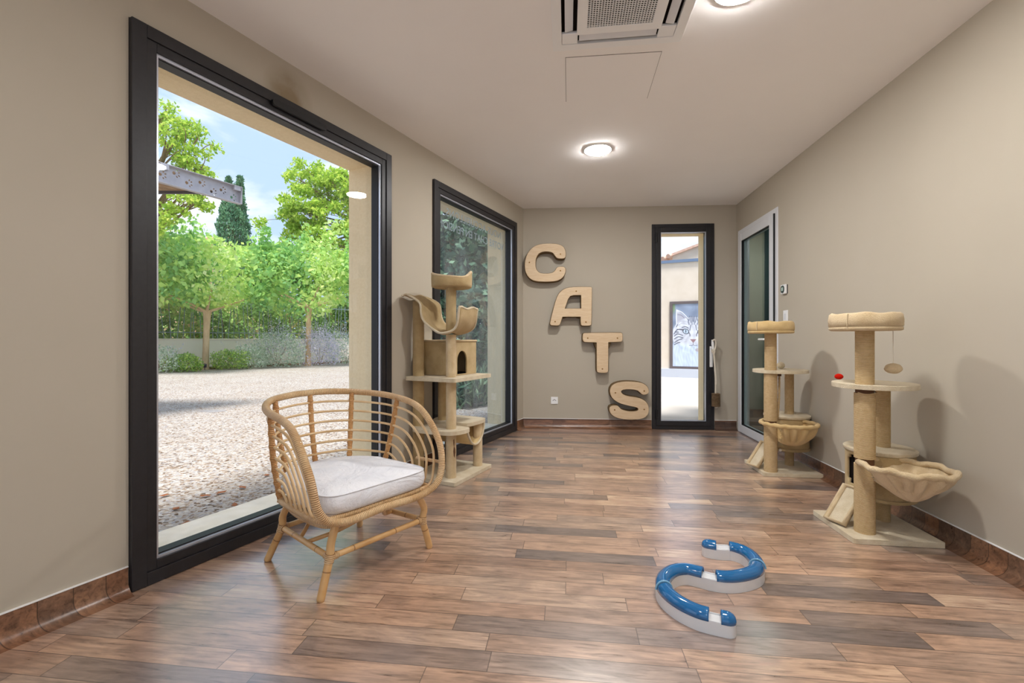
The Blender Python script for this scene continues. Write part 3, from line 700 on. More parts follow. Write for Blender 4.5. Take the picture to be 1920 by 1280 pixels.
# cushion
def cushion(x0=-.272, x1=.272, yf=-.292):
    half = [(0, yf-.002), (.12, yf-.003), (.20, yf+.001), (.245, yf+.018), (.270, yf+.07), (.268, -.10), (.258, .05), (.225, .17), (.15, .25), (.07, .278), (0, .285)]
    loop = crom([(x, y, 0) for x, y in half]+[(-x, y, 0) for x, y in half[-2:0:-1]], 5, True)
    prof = [(.10, .330), (.55, .329), (.90, .330), (.965, .333), (.995, .345), (1.012, .370), (1.006, .394), (.988, .410), (.972, .4125), (.955, .4135), (.88, .421), (.75, .427), (.55, .431), (.3, .433), (.10, .433)]
    vs = []; n = len(loop); c = Vector((0, -.02, 0))
    for sc, z in prof:
        for p in loop:
            q = c+(p-c)*sc; zz = z
            if z > .412: zz += .010*mnoise.noise(Vector((q.x*8, q.y*8, 3)))+.005*mnoise.noise(Vector((q.x*24, q.y*30, 7)))
            vs.append((q.x, q.y, zz))
    fs = [(i*n+k, i*n+(k+1) % n, (i+1)*n+(k+1) % n, (i+1)*n+k) for i in range(len(prof)-1) for k in range(n)]
    fs.append(tuple(reversed(range(n)))); fs.append(tuple((len(prof)-1)*n+k for k in range(n)))
    mb = MB(); mb.add(vs, fs); o = mb.build('seat_cushion', MT['cushion'], None, smooth=75); o.location = (-1.063, 2.095, 0); o.rotation_euler = (0, 0, 1.0309)
    tag(o, 'flat white cotton cushion lying on the seat of the rattan armchair', 'cushion')
    mb = MB(); mb.tube([c+(p-c)*.992+Vector((0, 0, .411)) for p in loop], .0028, 6, closed=True); mb.build('piping', MT['cushion'], o, smooth=80)
cushion()

# ================================================================== CAT TREES
def carpet_block(mb, x0, x1, y0, y1, z0, z1, r=.01): mb.prism(rrect(x0, x1, y0, y1, r), z0, z1)
def small_tree(base, fp, rp, ham, label, worn, torn, zh=.40):
    t = empty('cat_tree', label, 'cat tree', base)
    mb = MB(); carpet_block(mb, -.213, .213, -.20, .20, .001, .028); mb.build('base', MT['plush_pale'], t, bevel=.008)
    fx, fy = fp; rx, ry = rp
    # front post: sisal above and below the hammock ring
    mb = MB(); mb.lathe([(.047, .026), (.047, zh-.012)], (fx, fy, 0), 28); mb.build('sisal_post', MT['sisal'], t, smooth=60)
    mb = MB(); mb.lathe([(.041, zh-.013), (.041, zh+.02)], (fx, fy, 0), 24); mb.build('post_collar', MT['cardboard'], t, smooth=60)
    mb = MB(); mb.lathe([(.047, zh+.02), (.047, .765 if torn else .79)], (fx, fy, 0), 28); mb.build('sisal_post', MT['sisal'], t, smooth=60)
    if torn:
        mb = MB(); mb.lathe([(.041, .764), (.041, .79)], (fx, fy, 0), 24); mb.build('post_collar', MT['cardboard'], t, smooth=60)
        mb = MB(); mb.tube(crom([(fx+.045, fy-.01, .775), (fx+.03, fy-.04, .768), (fx-.02, fy-.047, .762), (fx-.045, fy-.02, .768)], 6), .004, 6); mb.build('loose_rope', MT['sisal'], t, smooth=60)
    mb = MB(); mb.lathe([(.042, .812), (.042, 1.095)], (fx, fy, 0), 28); mb.build('upper_post', MT['sisal'], t, smooth=60)
    # round platform over both posts
    cx, cy = (fx+rx)/2, (fy+ry)/2; an = math.atan2(ry-fy, rx-fx)
    loop = []
    for k in range(56):
        a = 2*PI*k/56; x, y = .215*math.cos(a), .190*math.sin(a); loop.append((cx+x*math.cos(an)-y*math.sin(an), cy+x*math.sin(an)+y*math.cos(an)))
    mb = MB(); mb.prism(loop, .788, .812); mb.build('platform', MT['plush_pale'], t, bevel=.009, seg=3)
    # bed on top
    sx_ = .158
    prof = [(.0, 1.095), (sx_-.01, 1.095), (sx_, 1.100), (sx_+.001, 1.112), (sx_-.004, 1.116), (sx_+.002, 1.120), (sx_+.003, 1.15), (sx_-.001, 1.178), (sx_-.012, 1.187), (sx_-.026, 1.182), (sx_-.034, 1.165), (sx_-.036, 1.13), (sx_-.05, 1.122), (0, 1.122)]
    def wob(p, a): return Vector((p.x, p.y, p.z+(.003*math.sin(5*a)+.002*math.sin(9*a+1) if p.z > 1.14 else 0)))
    mb = MB(); mb.lathe(prof, (fx, fy, 0), 48, fn=wob); mb.build('cat_bed', MT['plush_gold'] if worn else MT['plush'], t, smooth=70)
    mb = MB(); mb.tube([(fx-sx_*.86, fy-sx_*.56, 1.118), (fx-sx_*.87, fy-sx_*.56, 1.15), (fx-sx_*.84, fy-sx_*.55, 1.182)], .003, 6); mb.build('seam', MT['plush'], t, smooth=60)
    # rear post and barrel
    mb = MB(); mb.lathe([(.033, .026), (.033, .195)], (rx, ry, 0), 24); mb.build('sisal_post', MT['sisal'], t, smooth=60)
    mb = MB(); mb.lathe([(.033, .44), (.033, .79)], (rx, ry, 0), 24); mb.build('sisal_post', MT['sisal'], t, smooth=60)
    bcx, bcy, R = rx-.02, ry+.0, .158
    n = 48; zs = [.18, .21, .235, .26, .29, .32, .35, .38, .40, .42]; vs = [(bcx+R*math.cos(2*PI*k/n), bcy+R*math.sin(2*PI*k/n), z) for z in zs for k in range(n)]; fs = []
    for i in range(len(zs)-1):
        for k in range(n):
            am = 2*PI*(k+.5)/n; dz = (zs[i]+zs[i+1])/2; da = (am-math.radians(196)+PI) % (2*PI)-PI
            if ((da*R)/.075)**2+((dz-.312)/.088)**2 < 1: continue
            fs.append((i*n+k, i*n+(k+1) % n, (i+1)*n+(k+1) % n, (i+1)*n+k))
    mb = MB(); mb.add(vs, fs); br = mb.build('barrel', MT['plush_dark'], t, smooth=60); so = br.modifiers.new('thick', 'SOLIDIFY'); so.thickness = .012; so.offset = -1
    mb = MB(); mb.lathe([(0, .19), (R-.016, .19), (R-.016, .41), (0, .41)], (bcx, bcy, 0), 40); li = mb.build('barrel_inner_shade', MT['dark_in'], t)  # black shell inside the barrel, the shade is put into its colour
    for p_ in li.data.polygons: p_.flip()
    mb = MB(); mb.lathe([(0, .166), (R+.002, .166), (R+.008, .172), (R+.004, .184), (0, .184)], (bcx, bcy, 0), 40); mb.build('barrel_floor', MT['plush_dark'], t, smooth=50)
    mb = MB(); mb.lathe([(0, .418), (R+.004, .418), (R+.010, .424), (R+.010, .438), (R+.002, .444), (0, .444)], (bcx, bcy, 0), 40); mb.build('barrel_lid', MT['plush_pale'], t, smooth=50)
    # hammock basket: a hoop clipped round the front post and a hanging bag
    hx, hy = fx+ham[0], fy+ham[1]; HR = .178
    hd = math.atan2(ham[1], ham[0])
    hoop = []
    for k in range(60):
        a = 2*PI*k/60; rr = HR*(1-.06*math.cos(2*(a-hd)+PI)) ; hoop.append(Vector((hx+rr*math.cos(a), hy+rr*math.sin(a), zh+.006+.006*math.sin(7*a)*(0 if worn else 1)+.003*math.sin(17*a))))
    mb = MB(); mb.tube(hoop, [.013+.0035*abs(math.sin(14*k*PI/60)) for k in range(60)], 10, closed=True); mb.build('hammock_hoop', MT['plush'] if not worn else MT['plush_gold'], t, smooth=80)
    n = 90; L = 12; vs = []
    for j in range(L+1):
        q = j/L; rad = (1-q)**(.62 if worn else .8) if j < L else 0.02; dz = -.16*(1-(1-q)**(1.5 if worn else 1.25))
        for k in range(n):
            a = 2*PI*k/n; fold = 1+.11*math.sin(14*a+1.3*math.sin(3*a))*math.sin(min(1, q*1.6)*PI)
            rr = HR*(1-.06*math.cos(2*(a-hd)+PI))*rad*fold
            vs.append((hx+rr*math.cos(a)+.02*q*math.cos(hd), hy+rr*math.sin(a)+.02*q*math.sin(hd), zh+.004+dz+.004*math.sin(14*a)*(1-q)))
    # leave the part of the bag that the post would pierce open towards the post
    fs = []
    for j in range(L):
        for k in range(n):
            a = [vs[i] for i in (j*n+k, j*n+(k+1) % n, (j+1)*n+(k+1) % n, (j+1)*n+k)]
            mx = sum(v_[0] for v_ in a)/4-fx; my = sum(v_[1] for v_ in a)/4-fy
            along = (mx*math.cos(hd)+my*math.sin(hd)); acr = abs(-mx*math.sin(hd)+my*math.cos(hd))
            if along < .053 and acr < .15: continue
            fs.append((j*n+k, j*n+(k+1) % n, (j+1)*n+(k+1) % n, (j+1)*n+k))
    mb = MB(); mb.add(vs, fs); hb = mb.build('hammock_bag', MT['plush'] if not worn else MT['plush_gold'], t, smooth=80); so = hb.modifiers.new('thick', 'SOLIDIFY'); so.thickness = .005; so.offset = -1
    # little ramp up to the barrel
    a_ = Vector((fx-.085, fy+.10, .034)); b_ = Vector((fx+.045, fy+.155, .205)); u = (b_-a_); w_ = Vector((-u.y, u.x, 0)).normalized()*.052; nr = u.cross(w_).normalized()*.014
    if nr.z < 0: nr = -nr
    mb = MB(); mb.obox(a_-w_, u, w_*2, nr); rp_ = mb.build('ramp', MT['plush_pale'], t, bevel=.004)
    mb = MB(); mb.tube([a_-w_+nr, a_+w_+nr, b_+w_+nr, b_-w_+nr], .0155, 8, closed=True); mb.build('ramp_edging', MT['plush'], rp_, smooth=80)
    return t
def fluffy(name, mat, r, loc, parent=None, sx=1, sz=1):
    me = bmesh.new(); bmesh.ops.create_icosphere(me, subdivisions=4, radius=r)
    for v in me.verts:
        n = v.co.normalized(); v.co = v.co*(1+.07*mnoise.noise(n*2.2)+.03*mnoise.noise(n*9)); v.co.x *= sx; v.co.z *= sz
    m_ = bpy.data.meshes.new(name); me.to_mesh(m_); me.free(); m_.materials.append(mat); m_.polygons.foreach_set('use_smooth', [True]*len(m_.polygons))
    o = bpy.data.objects.new(name, m_); COL.objects.link(o); o.location = loc
    if parent: o.parent = parent
    return o
T3B = Vector((1.67, 2.73, 0)); F3 = (-.104, -.10); R3 = (.10, .08)
t3 = small_tree(T3B, F3, R3, (.118, -.118), 'beige cat tree nearest the camera on the right, ball on a string under its bed', False, True)
mb = MB(); mb.tube([(F3[0]+.118, F3[1]-.03, 1.096), (F3[0]+.120, F3[1]-.03, .925)], .0018, 6); st = mb.build('ball_string', MT['cord'], t3)
fluffy('dangling_ball', MT['plush'], .034, (F3[0]+.120, F3[1]-.03, .898), t3, 1.15, .8)
rb = gnd(1573, 711, .812); 
o = fluffy('felt_ball', MT['red'], .019, (rb.x, rb.y, .829), None, 1.2, .88); tag(o, 'small red felt ball resting on the platform of the nearer right cat tree', 'cat toy')
T2B = Vector((1.705, 3.895, 0)); F2 = (-.144, -.145); R2 = (.085, .06)
t2 = small_tree(T2B, F2, R2, (.118, -.03), 'golden beige cat tree standing beside the glazed white door', True, False)
mb = MB(); mb.tube(crom([(F2[0]+.072, F2[1]+.02, .775), (F2[0]+.070, F2[1]+.02, .6), (F2[0]+.060, F2[1]+.02, .43)], 12), [.0075+.002*(i % 2) for i in range(25)], 8); rp_ = mb.build('hanging_rope', MT['sisal'], t2, smooth=60)
mb = MB(); mb.lathe([(0, .765), (.015, .765), (.015, .789), (0, .789)], (F2[0]+.072, F2[1]+.02, 0), 16); mb.build('rope_cap', MT['cardboard'], rp_, smooth=40)
fluffy('rope_bell', MT['cord'], .012, (F2[0]+.075, F2[1]+.01, .19), rp_)
pb = gnd(1464, 691, .812)
o = fluffy('pompom_ball', MT['plush_pale'], .029, (pb.x, pb.y, .839), None, 1.0, .95); tag(o, 'round beige pompom ball on the platform of the cat tree beside the white door', 'cat toy')

# tall tree at the left, local axes: x along the wall (s), y towards the wall (t)
T1 = empty('cat_tree', 'tall beige multi level cat tree with curved hammock and cube house by the left windows', 'cat tree', (-.797, 3.161, 0), math.atan2(WL.y, WL.x))
def part(name, mat, smooth=None, bevel=None, seg=2): return lambda mb: mb.build(name, mat, T1, smooth=smooth, bevel=bevel, seg=seg)
mb = MB(); carpet_block(mb, 0, .55, 0, .44, .001, .028, .012); part('base', MT['plush_pale'], bevel=.008)(mb)
A_ = (.108, .104)
for z0, z1 in ((.028, .36), (.385, .74), (.77, 1.085), (1.10, 1.43)):
    mb = MB(); mb.lathe([(.038, z0), (.0385, (z0+z1)/2), (.038, z1)], (A_[0], A_[1], 0), 28); part('front_post', MT['plush'] if z1 < 1.1 else MT['plush_dark'], 60)(mb)
# torn place in the carpet, showing the tube
pat = [(-.4, .02), (-.15, .05), (.0, .035), (.1, .06), (.42, .02), (.30, -.03), (.1, -.045), (-.2, -.03)]
vs = []
for (da, dz) in [(-.08, .05), (.1, .055), (.16, .03), (.12, .0), (.36, -.02), (.40, -.045), (.2, -.085), (0, -.07), (-.1, -.035), (.02, 0), (-.06, .02)]:
    a = math.radians(243)+da; vs.append((A_[0]+.0395*math.cos(a), A_[1]+.0395*math.sin(a), .262+dz))
vi = [(x-(x-A_[0])*.06, y-(y-A_[1])*.06, z) for x, y, z in vs]
tr = tessellate_polygon([[Vector((i_*0+(math.atan2(y-A_[1], x-A_[0])), z, 0)) for i_, (x, y, z) in enumerate(vs)]])
mb = MB(); mb.add(vs, [tuple(q) for q in tr]); part('torn_patch', MT['cardboard'])(mb)
Bp = (.11, .405)
for z0, z1 in ((.028, .355), (.385, .74), (.77, 1.34)):
    mb = MB(); mb.lathe([(.043, z0), (.043, z1)], (Bp[0], Bp[1], 0), 28); part('rear_post', MT['plush_dark'], 60)(mb)
mb = MB(); mb.lathe([(.034, .40), (.034, .74)], (.32, .33, 0), 24); part('rear_post', MT['plush_dark'], 60)(mb)
mb = MB(); mb.lathe([(.038, .028), (.038, .375)], (.475, .09, 0), 24); part('short_post', MT['plush'], 60)(mb)
mb = MB(); mb.lathe([(.034, .028), (.034, .375)], (.475, .37, 0), 24); part('short_post', MT['plush_dark'], 60)(mb)
mb = MB(); carpet_block(mb, 0, .55, 0, .45, .741, .770, .02); part('middle_platform', MT['plush_pale'], bevel=.010, seg=3)(mb)
mb = MB(); mb.prism(chaikin([(-.02, .42), (-.02, .10), (.02, .01), (.12, -.02), (.20, -.01), (.23, .05), (.23, .42)], 3), .360, .388); part('lower_platform', MT['plush_pale'], bevel=.010, seg=3)(mb)
mb = MB(); mb.prism(chaikin([(.25, .43), (.25, .08), (.30, .045), (.42, .035), (.53, .04), (.565, .10), (.565, .38), (.54, .43)], 2), .376, .404); part('bench', MT['plush_pale'], bevel=.010, seg=3)(mb)
# hanging tunnel under the bench
def sheet(name, prof, y0, y1, mat, th=.012, edge=None):
    pp = crom([(a, 0, b) for a, b in prof], 6); vs = []
    for p in pp: vs += [(p.x, y0, p.z), (p.x, y1, p.z)]
    fs = [(2*i, 2*i+1, 2*i+3, 2*i+2) for i in range(len(pp)-1)]
    mb = MB(); mb.add(vs, fs); o = mb.build(name, mat, T1, smooth=60); s_ = o.modifiers.new('thick', 'SOLIDIFY'); s_.thickness = th; s_.offset = 0
    mb = MB(); mb.tube([(p.x, y0, p.z) for p in pp], .0085, 8); mb.build('edge_piping', MT['plush_pale'], o, smooth=80)
    return o
sheet('hanging_tunnel', [(.235, .375), (.26, .31), (.31, .245), (.38, .225), (.45, .255), (.49, .32), (.50, .375)], .045, .40, MT['plush_gold'])
# condo box with an arched door on its room side
mb = MB(); c0, c1, d0, d1, z0, z1 = .20, .52, .13, .45, .771, 1.03; th = .014
mb.box(c0, c1, d1-th, d1, z0, z1); mb.box(c0, c0+th, d0+th, d1-th, z0, z1); mb.box(c1-th, c1, d0+th, d1-th, z0, z1); mb.box(c0, c1, d0, d1, z1, z1+th)
arch = [(.235, .78)] + [(.305-.07*math.cos(a*PI/12), .885+.075*math.sin(a*PI/12)) for a in range(13)] + [(.375, .78)]
mb.prism([(c0, z0), (c1, z0), (c1, z1), (c0, z1)], 0, th, holes=[arch], axes=(Vector((0, d0+th, 0)), Vector((1, 0, 0)), UPZ, Vector((0, -1, 0))))
cube = part('cube_house', MT['plush_dark'], bevel=.003)(mb)
mb = MB(); mb.box(c0+th, c1-th, d0+th+.001, d0+th+.25, z0+.001, z0+.01); mb.box(c0+th, c1-th, d0+.2, d0+.21, z0, z1); mb.build('house_inner_shade', MT['dark_in'], cube)  # black sheets behind the arch, painting the shade inside the house
mb = MB(); mb.tube([(c0+.002, d0+.0, z1+.008), (c1, d0+.0, z1+.008), (c1, d1, z1+.008), (c0, d1, z1+.008)], .009, 8, closed=True); mb.build('edge_piping', MT['plush'], cube, smooth=80)
# curved hammock
pp = crom([(.45, 1.375), (.42, 1.382), (.37, 1.372), (.30, 1.325), (.272, 1.25), (.24, 1.175), (.16, 1.115), (.08, 1.095), (.0, 1.12), (-.045, 1.19), (-.062, 1.275)] and [(0, t_, z_) for t_, z_ in ((.455, 1.375), (.42, 1.384), (.37, 1.372), (.30, 1.325), (.272, 1.25), (.235, 1.172), (.16, 1.112), (.08, 1.095), (.0, 1.12), (-.045, 1.19), (-.062, 1.275))], 7)
vs = []; fs = []
NS = 9
for i, p in enumerate(pp):
    wob = .012*math.sin(i*.35)
    for j in range(NS):
        s_ = -.03+wob+(.25)*j/(NS-1); vs.append((s_, p.y, p.z+.008*math.sin(j*1.1+i*.2)*(.3 if j in (0, NS-1) else 1)))
for i in range(len(pp)-1):
    for j in range(NS-1):
        m_ = ((vs[i*NS+j][0]+vs[i*NS+j+1][0])/2-A_[0])**2+((vs[i*NS+j][1]+vs[(i+1)*NS+j][1])/2-A_[1])**2
        fs.append((i*NS+j, i*NS+j+1, (i+1)*NS+j+1, (i+1)*NS+j))
mb = MB(); mb.add(vs, fs); hm = mb.build('curved_hammock', MT['plush_dark'], T1, smooth=70); s_ = hm.modifiers.new('thick', 'SOLIDIFY'); s_.thickness = .012; s_.offset = 0
mb = MB(); ed = [vs[i*NS] for i in range(len(pp))] + [vs[(len(pp)-1)*NS+j] for j in range(NS)] + [vs[i*NS+NS-1] for i in range(len(pp)-1, -1, -1)]
mb.tube(ed, .0085, 8); mb.build('edge_piping', MT['plush_pale'], hm, smooth=80)
# bed on the top
def bedw(p, a):
    if p.z > 1.47:
        low = 1.0*max(0, math.cos(a-math.radians(232)))**.8
        return Vector((p.x, p.y, p.z-.034*low+.040*max(0, math.cos(a-math.radians(292)))**10))
    return p
prof = [(0, 1.43), (.135, 1.43), (.150, 1.437), (.153, 1.455), (.154, 1.49), (.153, 1.525), (.148, 1.532), (.140, 1.528), (.137, 1.49), (.135, 1.455), (.125, 1.45), (0, 1.45)]
mb = MB(); mb.lathe(prof, (A_[0]+.01, A_[1]-.0, 0), 48, sx=1.05, sy=.95, fn=bedw); bd_ = part('cat_bed', MT['plush_dark'], 70)(mb)
mb = MB(); rim = []
for k in range(60):
    a = 2*PI*k/60; p = bedw(Vector((.147*1.05*math.cos(a), .147*.95*math.sin(a), 1.53)), a); rim.append(p+Vector((A_[0]+.01, A_[1], 0)))
mb.tube(rim, .009, 8, closed=True); mb.build('edge_piping', MT['plush'], bd_, smooth=80)

# ================================================================== BALL TRACK TOY
PTH = [(.562, 1.655), (.515, 1.668), (.467, 1.688), (.419, 1.733), (.386, 1.795), (.377, 1.86), (.394, 1.925), (.441, 1.985), (.500, 2.008), (.557, 1.990), (.605, 1.968), (.665, 1.962), (.735, 1.985), (.800, 2.030), (.838, 2.095), (.845, 2.165), (.828, 2.225), (.780, 2.262), (.725, 2.262), (.678, 2.275)]
cpt = crom([(x, y, 0) for x, y in PTH], 8); o0 = Vector((.61, 1.97, 0))
cpt = [((p-o0)*.975)+Vector((.001, .043, 0)) for p in cpt]; N = len(cpt)
TY = empty('ball_track_toy', 'winding blue and white ball track cat toy lying on the plank floor', 'cat toy', o0)
def rail(P, w, z0, z1, n0=0, n1=None, rnd=True):
    n1 = n1 or len(P); sub = P[n0:n1]; L_, R_2 = [], []
    for i in range(len(sub)):
        d = (sub[min(i+1, len(sub)-1)]-sub[max(i-1, 0)]).normalized(); nn_ = Vector((-d.y, d.x, 0))
        L_.append((sub[i]+nn_*w)); R_2.append((sub[i]-nn_*w))
    def cap(c, a, b):
        out = []; r0 = (a-c); 
        for k in range(1, 8):
            an = PI*k/8; out.append(c+Matrix.Rotation(an, 3, 'Z') @ r0)
        return out
    loop = [p for p in R_2] + (cap(sub[-1], R_2[-1], L_[-1]) if rnd else []) + L_[::-1] + (cap(sub[0], L_[0], R_2[0]) if rnd else [])
    return [(p.x, p.y) for p in loop]
WB = .0295
mb = MB(); mb.prism(rail(cpt, WB, 0, 0), .0005, .047); tb = mb.build('track_base', MT['white_toy'], TY, smooth=35)
def cover(n0, n1, capa=False, capb=False):
    sub = [p.copy() for p in cpt[n0:n1]]; 
    if capa: pass
    vs = []; fs = []; K = 11
    ends = []
    rows = []
    for i, p in enumerate(sub):
        d = (sub[min(i+1, len(sub)-1)]-sub[max(i-1, 0)]).normalized(); nn_ = Vector((-d.y, d.x, 0)); rows.append((p, nn_, d, 1.0))
    if capa:
        p, nn_, d, _ = rows[0]; rows = [(p-d*WB*.98*math.sin(a), nn_, d, math.cos(a)) for a in [PI/2*.97, 1.3, 1.0, .7, .35]] + rows
    if capb:
        p, nn_, d, _ = rows[-1]; rows = rows + [(p+d*WB*.98*math.sin(a), nn_, d, math.cos(a)) for a in [.35, .7, 1.0, 1.3, PI/2*.97]]
    for p, nn_, d, sc in rows:
        for k in range(K):
            a = PI*k/(K-1); ca = math.cos(a); sa = math.sin(a)
            vs.append(p+nn_*(ca*WB*.97*sc)+Vector((0, 0, .045+(.031*(abs(sa)**.8))*max(sc, .0)**.7)))
    for i in range(len(rows)-1):
        for k in range(K-1): fs.append((i*K+k, (i+1)*K+k, (i+1)*K+k+1, i*K+k+1))
    mb = MB(); mb.add(vs, fs); o = mb.build('tunnel_cover', MT['blue'], TY, smooth=60); s_ = o.modifiers.new('thick', 'SOLIDIFY'); s_.thickness = .0022; s_.offset = -1
for a, b, ca, cb in ((0, 5, True, False), (10, 38, False, False), (39, 75, False, False), (82, 111, False, False), (112, 138, False, False), (146, 153, False, True)): cover(a, b, ca, cb)
for k in (38, 111):
    p = cpt[k]; mb = MB(); d = (cpt[k+1]-cpt[k-1]).normalized(); nn_ = Vector((-d.y, d.x, 0))
    arc = [p+nn_*math.cos(PI*i/12)*.0315+Vector((0, 0, .045+.034*math.sin(PI*i/12))) for i in range(13)]; mb.tube(arc, .0045, 8, cap=True); mb.build('joint_ring', M_('clear_joint', (120, 170, 200), .1, coat=.5).m if k == 38 else bpy.data.materials['clear_joint'], TY, smooth=60)
for a, b in ((4, 11), (74, 83), (137, 147)):
    sub = cpt[a:b]
    for sgn in (-1, 1):
        mb = MB(); pts = []
        for i in range(len(sub)):
            d = (sub[min(i+1, len(sub)-1)]-sub[max(i-1, 0)]).normalized(); pts.append(sub[i]+Vector((-d.y, d.x, 0))*.026*sgn+Vector((0, 0, .048)))
        mb.tube(pts, .0035, 6); mb.build('open_track_lip', MT['white_toy'], TY, smooth=60)
fluffy('track_ball', M_('grey_ball', (200, 205, 210), .3).m, .0135, (cpt[40].x, cpt[40].y, .060), TY)

# ================================================================== OUTDOORS
mb = MB(); mb.prism([(-60, -20), (-.9, -20), (-2.3, 0), tuple(LW(4.3, .3))[:2], (-.6, 5.7), (14, 6.0), (14, 60), (-60, 60)], GZ-.3, GZ); struct(mb.build('ground', MT['gravel']))
mb = MB(); mb.prism([tuple(BW(-.1, .34))[:2], tuple(BW(4.6, .34))[:2], (9, 6.6), (8, 15), (-1.2, 15), (-.9, 8)], GZ, GZ+.03); struct(mb.build('terrace', MT['concrete']))
mb = MB(); mb.prism([(-.02, .0), (.0, .14), (.3, .17), (.42, .06), (.3, -.1)], 0, .004, axes=(Vector(gnd(372, 771, GZ)), Vector((1, 0, 0)), Vector((0, 1, 0)), UPZ)); tag(mb.build('drain_cover', M_('grey_drain', (150, 146, 144), .8).m), 'flat grey drain cover set in the gravel yard', 'drain cover')
LFP = [(527, 920), (385, 931), (330, 955), (415, 925), (455, 915), (500, 892), (352, 982), (440, 948), (310, 930)]
leafv = [(0, -.028, .004), (.014, -.008, .010), (.012, .014, .007), (0, .030, .012), (-.013, .012, .006), (-.015, -.010, .011)]
for i, (x, y) in enumerate(LFP):
    q = gnd(x, y, GZ+.004)
    if i == 0:
        mb = MB(); mb.add(leafv, [(0, 1, 2, 3, 4, 5)]); lf = mb.build('fallen_leaf', MT['leafbrown']); so = lf.modifiers.new('t', 'SOLIDIFY'); so.thickness = .001; o = lf
    else: o = lf.copy(); COL.objects.link(o)
    o.location = q; o.rotation_euler = (0, 0, i*1.9); o.scale = (1.2,)*3
    tag(o, 'small brown dead leaf lying on the gravel outside the large window', 'leaf', 'fallen leaves on the gravel')

# ---- leaves
def leaf_cloud(name, mat, centers, size, parent=None, loc=(0, 0, 0), kindstuff=False, up=.0, aspect=.62, jitter=.5, tints=None, droop=0.0):
    """centers: Nx3 array relative to loc"""
    n = len(centers); c = np.asarray(centers)
    d = RNG.normal(size=(n, 3)); d[:, 2] += up; d[:, 2] -= droop; d /= np.linalg.norm(d, axis=1)[:, None]
    u = RNG.normal(size=(n, 3)); u -= (u*d).sum(1)[:, None]*d; u /= np.linalg.norm(u, axis=1)[:, None]
    w = np.cross(d, u); s = size*(1+jitter*(RNG.random(n)-.5)*2)[:, None]
    base = c; tip = c+d*s; m1 = c+d*s*.42+u*s*aspect*.5+w*s*.10; m2 = c+d*s*.42-u*s*aspect*.5+w*s*.10; mid = c+d*s*.5
    V = np.stack([base, m1, tip, m2], 1).reshape(-1, 3)
    me = bpy.data.meshes.new(name); me.vertices.add(4*n); me.vertices.foreach_set('co', V.astype(np.float32).ravel())
    idx = np.arange(4*n, dtype=np.int32).reshape(n, 4); tri = np.concatenate([idx[:, [0, 1, 2]], idx[:, [0, 2, 3]]], 1).reshape(-1)
    me.loops.add(6*n); me.loops.foreach_set('vertex_index', tri); me.polygons.add(2*n); me.polygons.foreach_set('loop_start', np.arange(0, 6*n, 3, dtype=np.int32)); me.polygons.foreach_set('loop_total', np.full(2*n, 3, dtype=np.int32))
    tv = RNG.random(n) if tints is None else np.clip(tints+.18*RNG.normal(size=n), 0, 1)
    at = me.attributes.new('tint', 'FLOAT', 'POINT'); at.data.foreach_set('value', np.repeat(tv, 4).astype(np.float32))
    me.materials.append(mat); me.update(); me.validate()
    o = bpy.data.objects.new(name, me); COL.objects.link(o); o.location = loc
    if parent: o.parent = parent
    return o
def blob(n, c, r, shell=.55, lumps=0, seed=0):
    """points mostly near the outside of a lumpy ellipsoid"""
    d = RNG.normal(size=(n, 3)); d /= np.linalg.norm(d, axis=1)[:, None]
    k = shell+(1-shell)*RNG.random(n)**.6
    if lumps:
        f = np.ones(n)
        for i in range(lumps):
            a = RNG.normal(size=3); a /= np.linalg.norm(a); f += .22*np.clip((d@a-.72)/.28, 0, 1)
        k = k*f*.92
    return np.asarray(c)+d*k[:, None]*np.asarray(r)
def limbs(specs, mat, parent, name='branch'):
    for pts, r0, r1 in specs:
        p = crom(pts, 5); mb = MB(); mb.tube(p, [r0+(r1-r0)*i/(len(p)-1) for i in range(len(p))], 9); mb.build(name, mat, parent, smooth=80)

def mulberry(px, d, rx, rz, label, zc, nleaf=5200, trunk_top=2.15, lean=0.0):
    b = dep(px, d, z=GZ); t = empty('mulberry_tree', label, 'tree', b)
    mb = MB(); tp = crom([(0, 0, -.05), (lean*.4, 0, .8), (lean, .02, trunk_top)], 6); mb.tube(tp, [.15, .13, .12, .11, .108, .105, .104, .103, .102, .105, .11, .125, .15][:len(tp)], 14); mb.build('trunk', MT['bark'], t, smooth=80)
    sp = []
    for k in range(6):
        a = k*PI/3+.3; rr = rx*.62; sp.append(([(lean, 0, trunk_top-.05), (lean+rr*.35*math.cos(a), rr*.35*math.sin(a), trunk_top+.12+.05*(k % 3)), (lean+rr*math.cos(a), rr*math.sin(a), trunk_top+.5+.25*(k % 2))], .055, .02))
    limbs(sp, MT['bark'], t)
    P = [blob(int(nleaf*.5), (lean, 0, zc-GZ), (rx, rx, rz), .5, 9)]
    for k in range(16):                          # long shoots and tufts
        a = RNG.random()*2*PI; h = RNG.random(); P.append(blob(int(nleaf*.03), (lean+rx*.82*math.cos(a), rx*.82*math.sin(a), zc-GZ+rz*(h*1.5-.75)), (.42, .42, .5), .2))
    for k in range(9):
        x = RNG.uniform(-.8, .8)*rx; y = RNG.uniform(-.8, .8)*rx; P.append(np.stack([x+RNG.normal(size=60)*.12, y+RNG.normal(size=60)*.12, zc-GZ+rz*.6+RNG.random(60)*rz*.75], 1))
    P = np.concatenate(P); tint = .15+.75*np.clip((P[:, 2]-(zc-GZ-rz))/(2*rz), 0, 1)
    P = P[P[:, 2] > 1.85-.25*np.sin(P[:, 0]*3)]; tint = .3+.25*RNG.random(len(P))+.25*np.sin(P[:, 0]*2+P[:, 1]*1.3)
    leaf_cloud('crown', MT['leaf_mul'], P, .185, t, tints=tint, droop=.5)
    return t
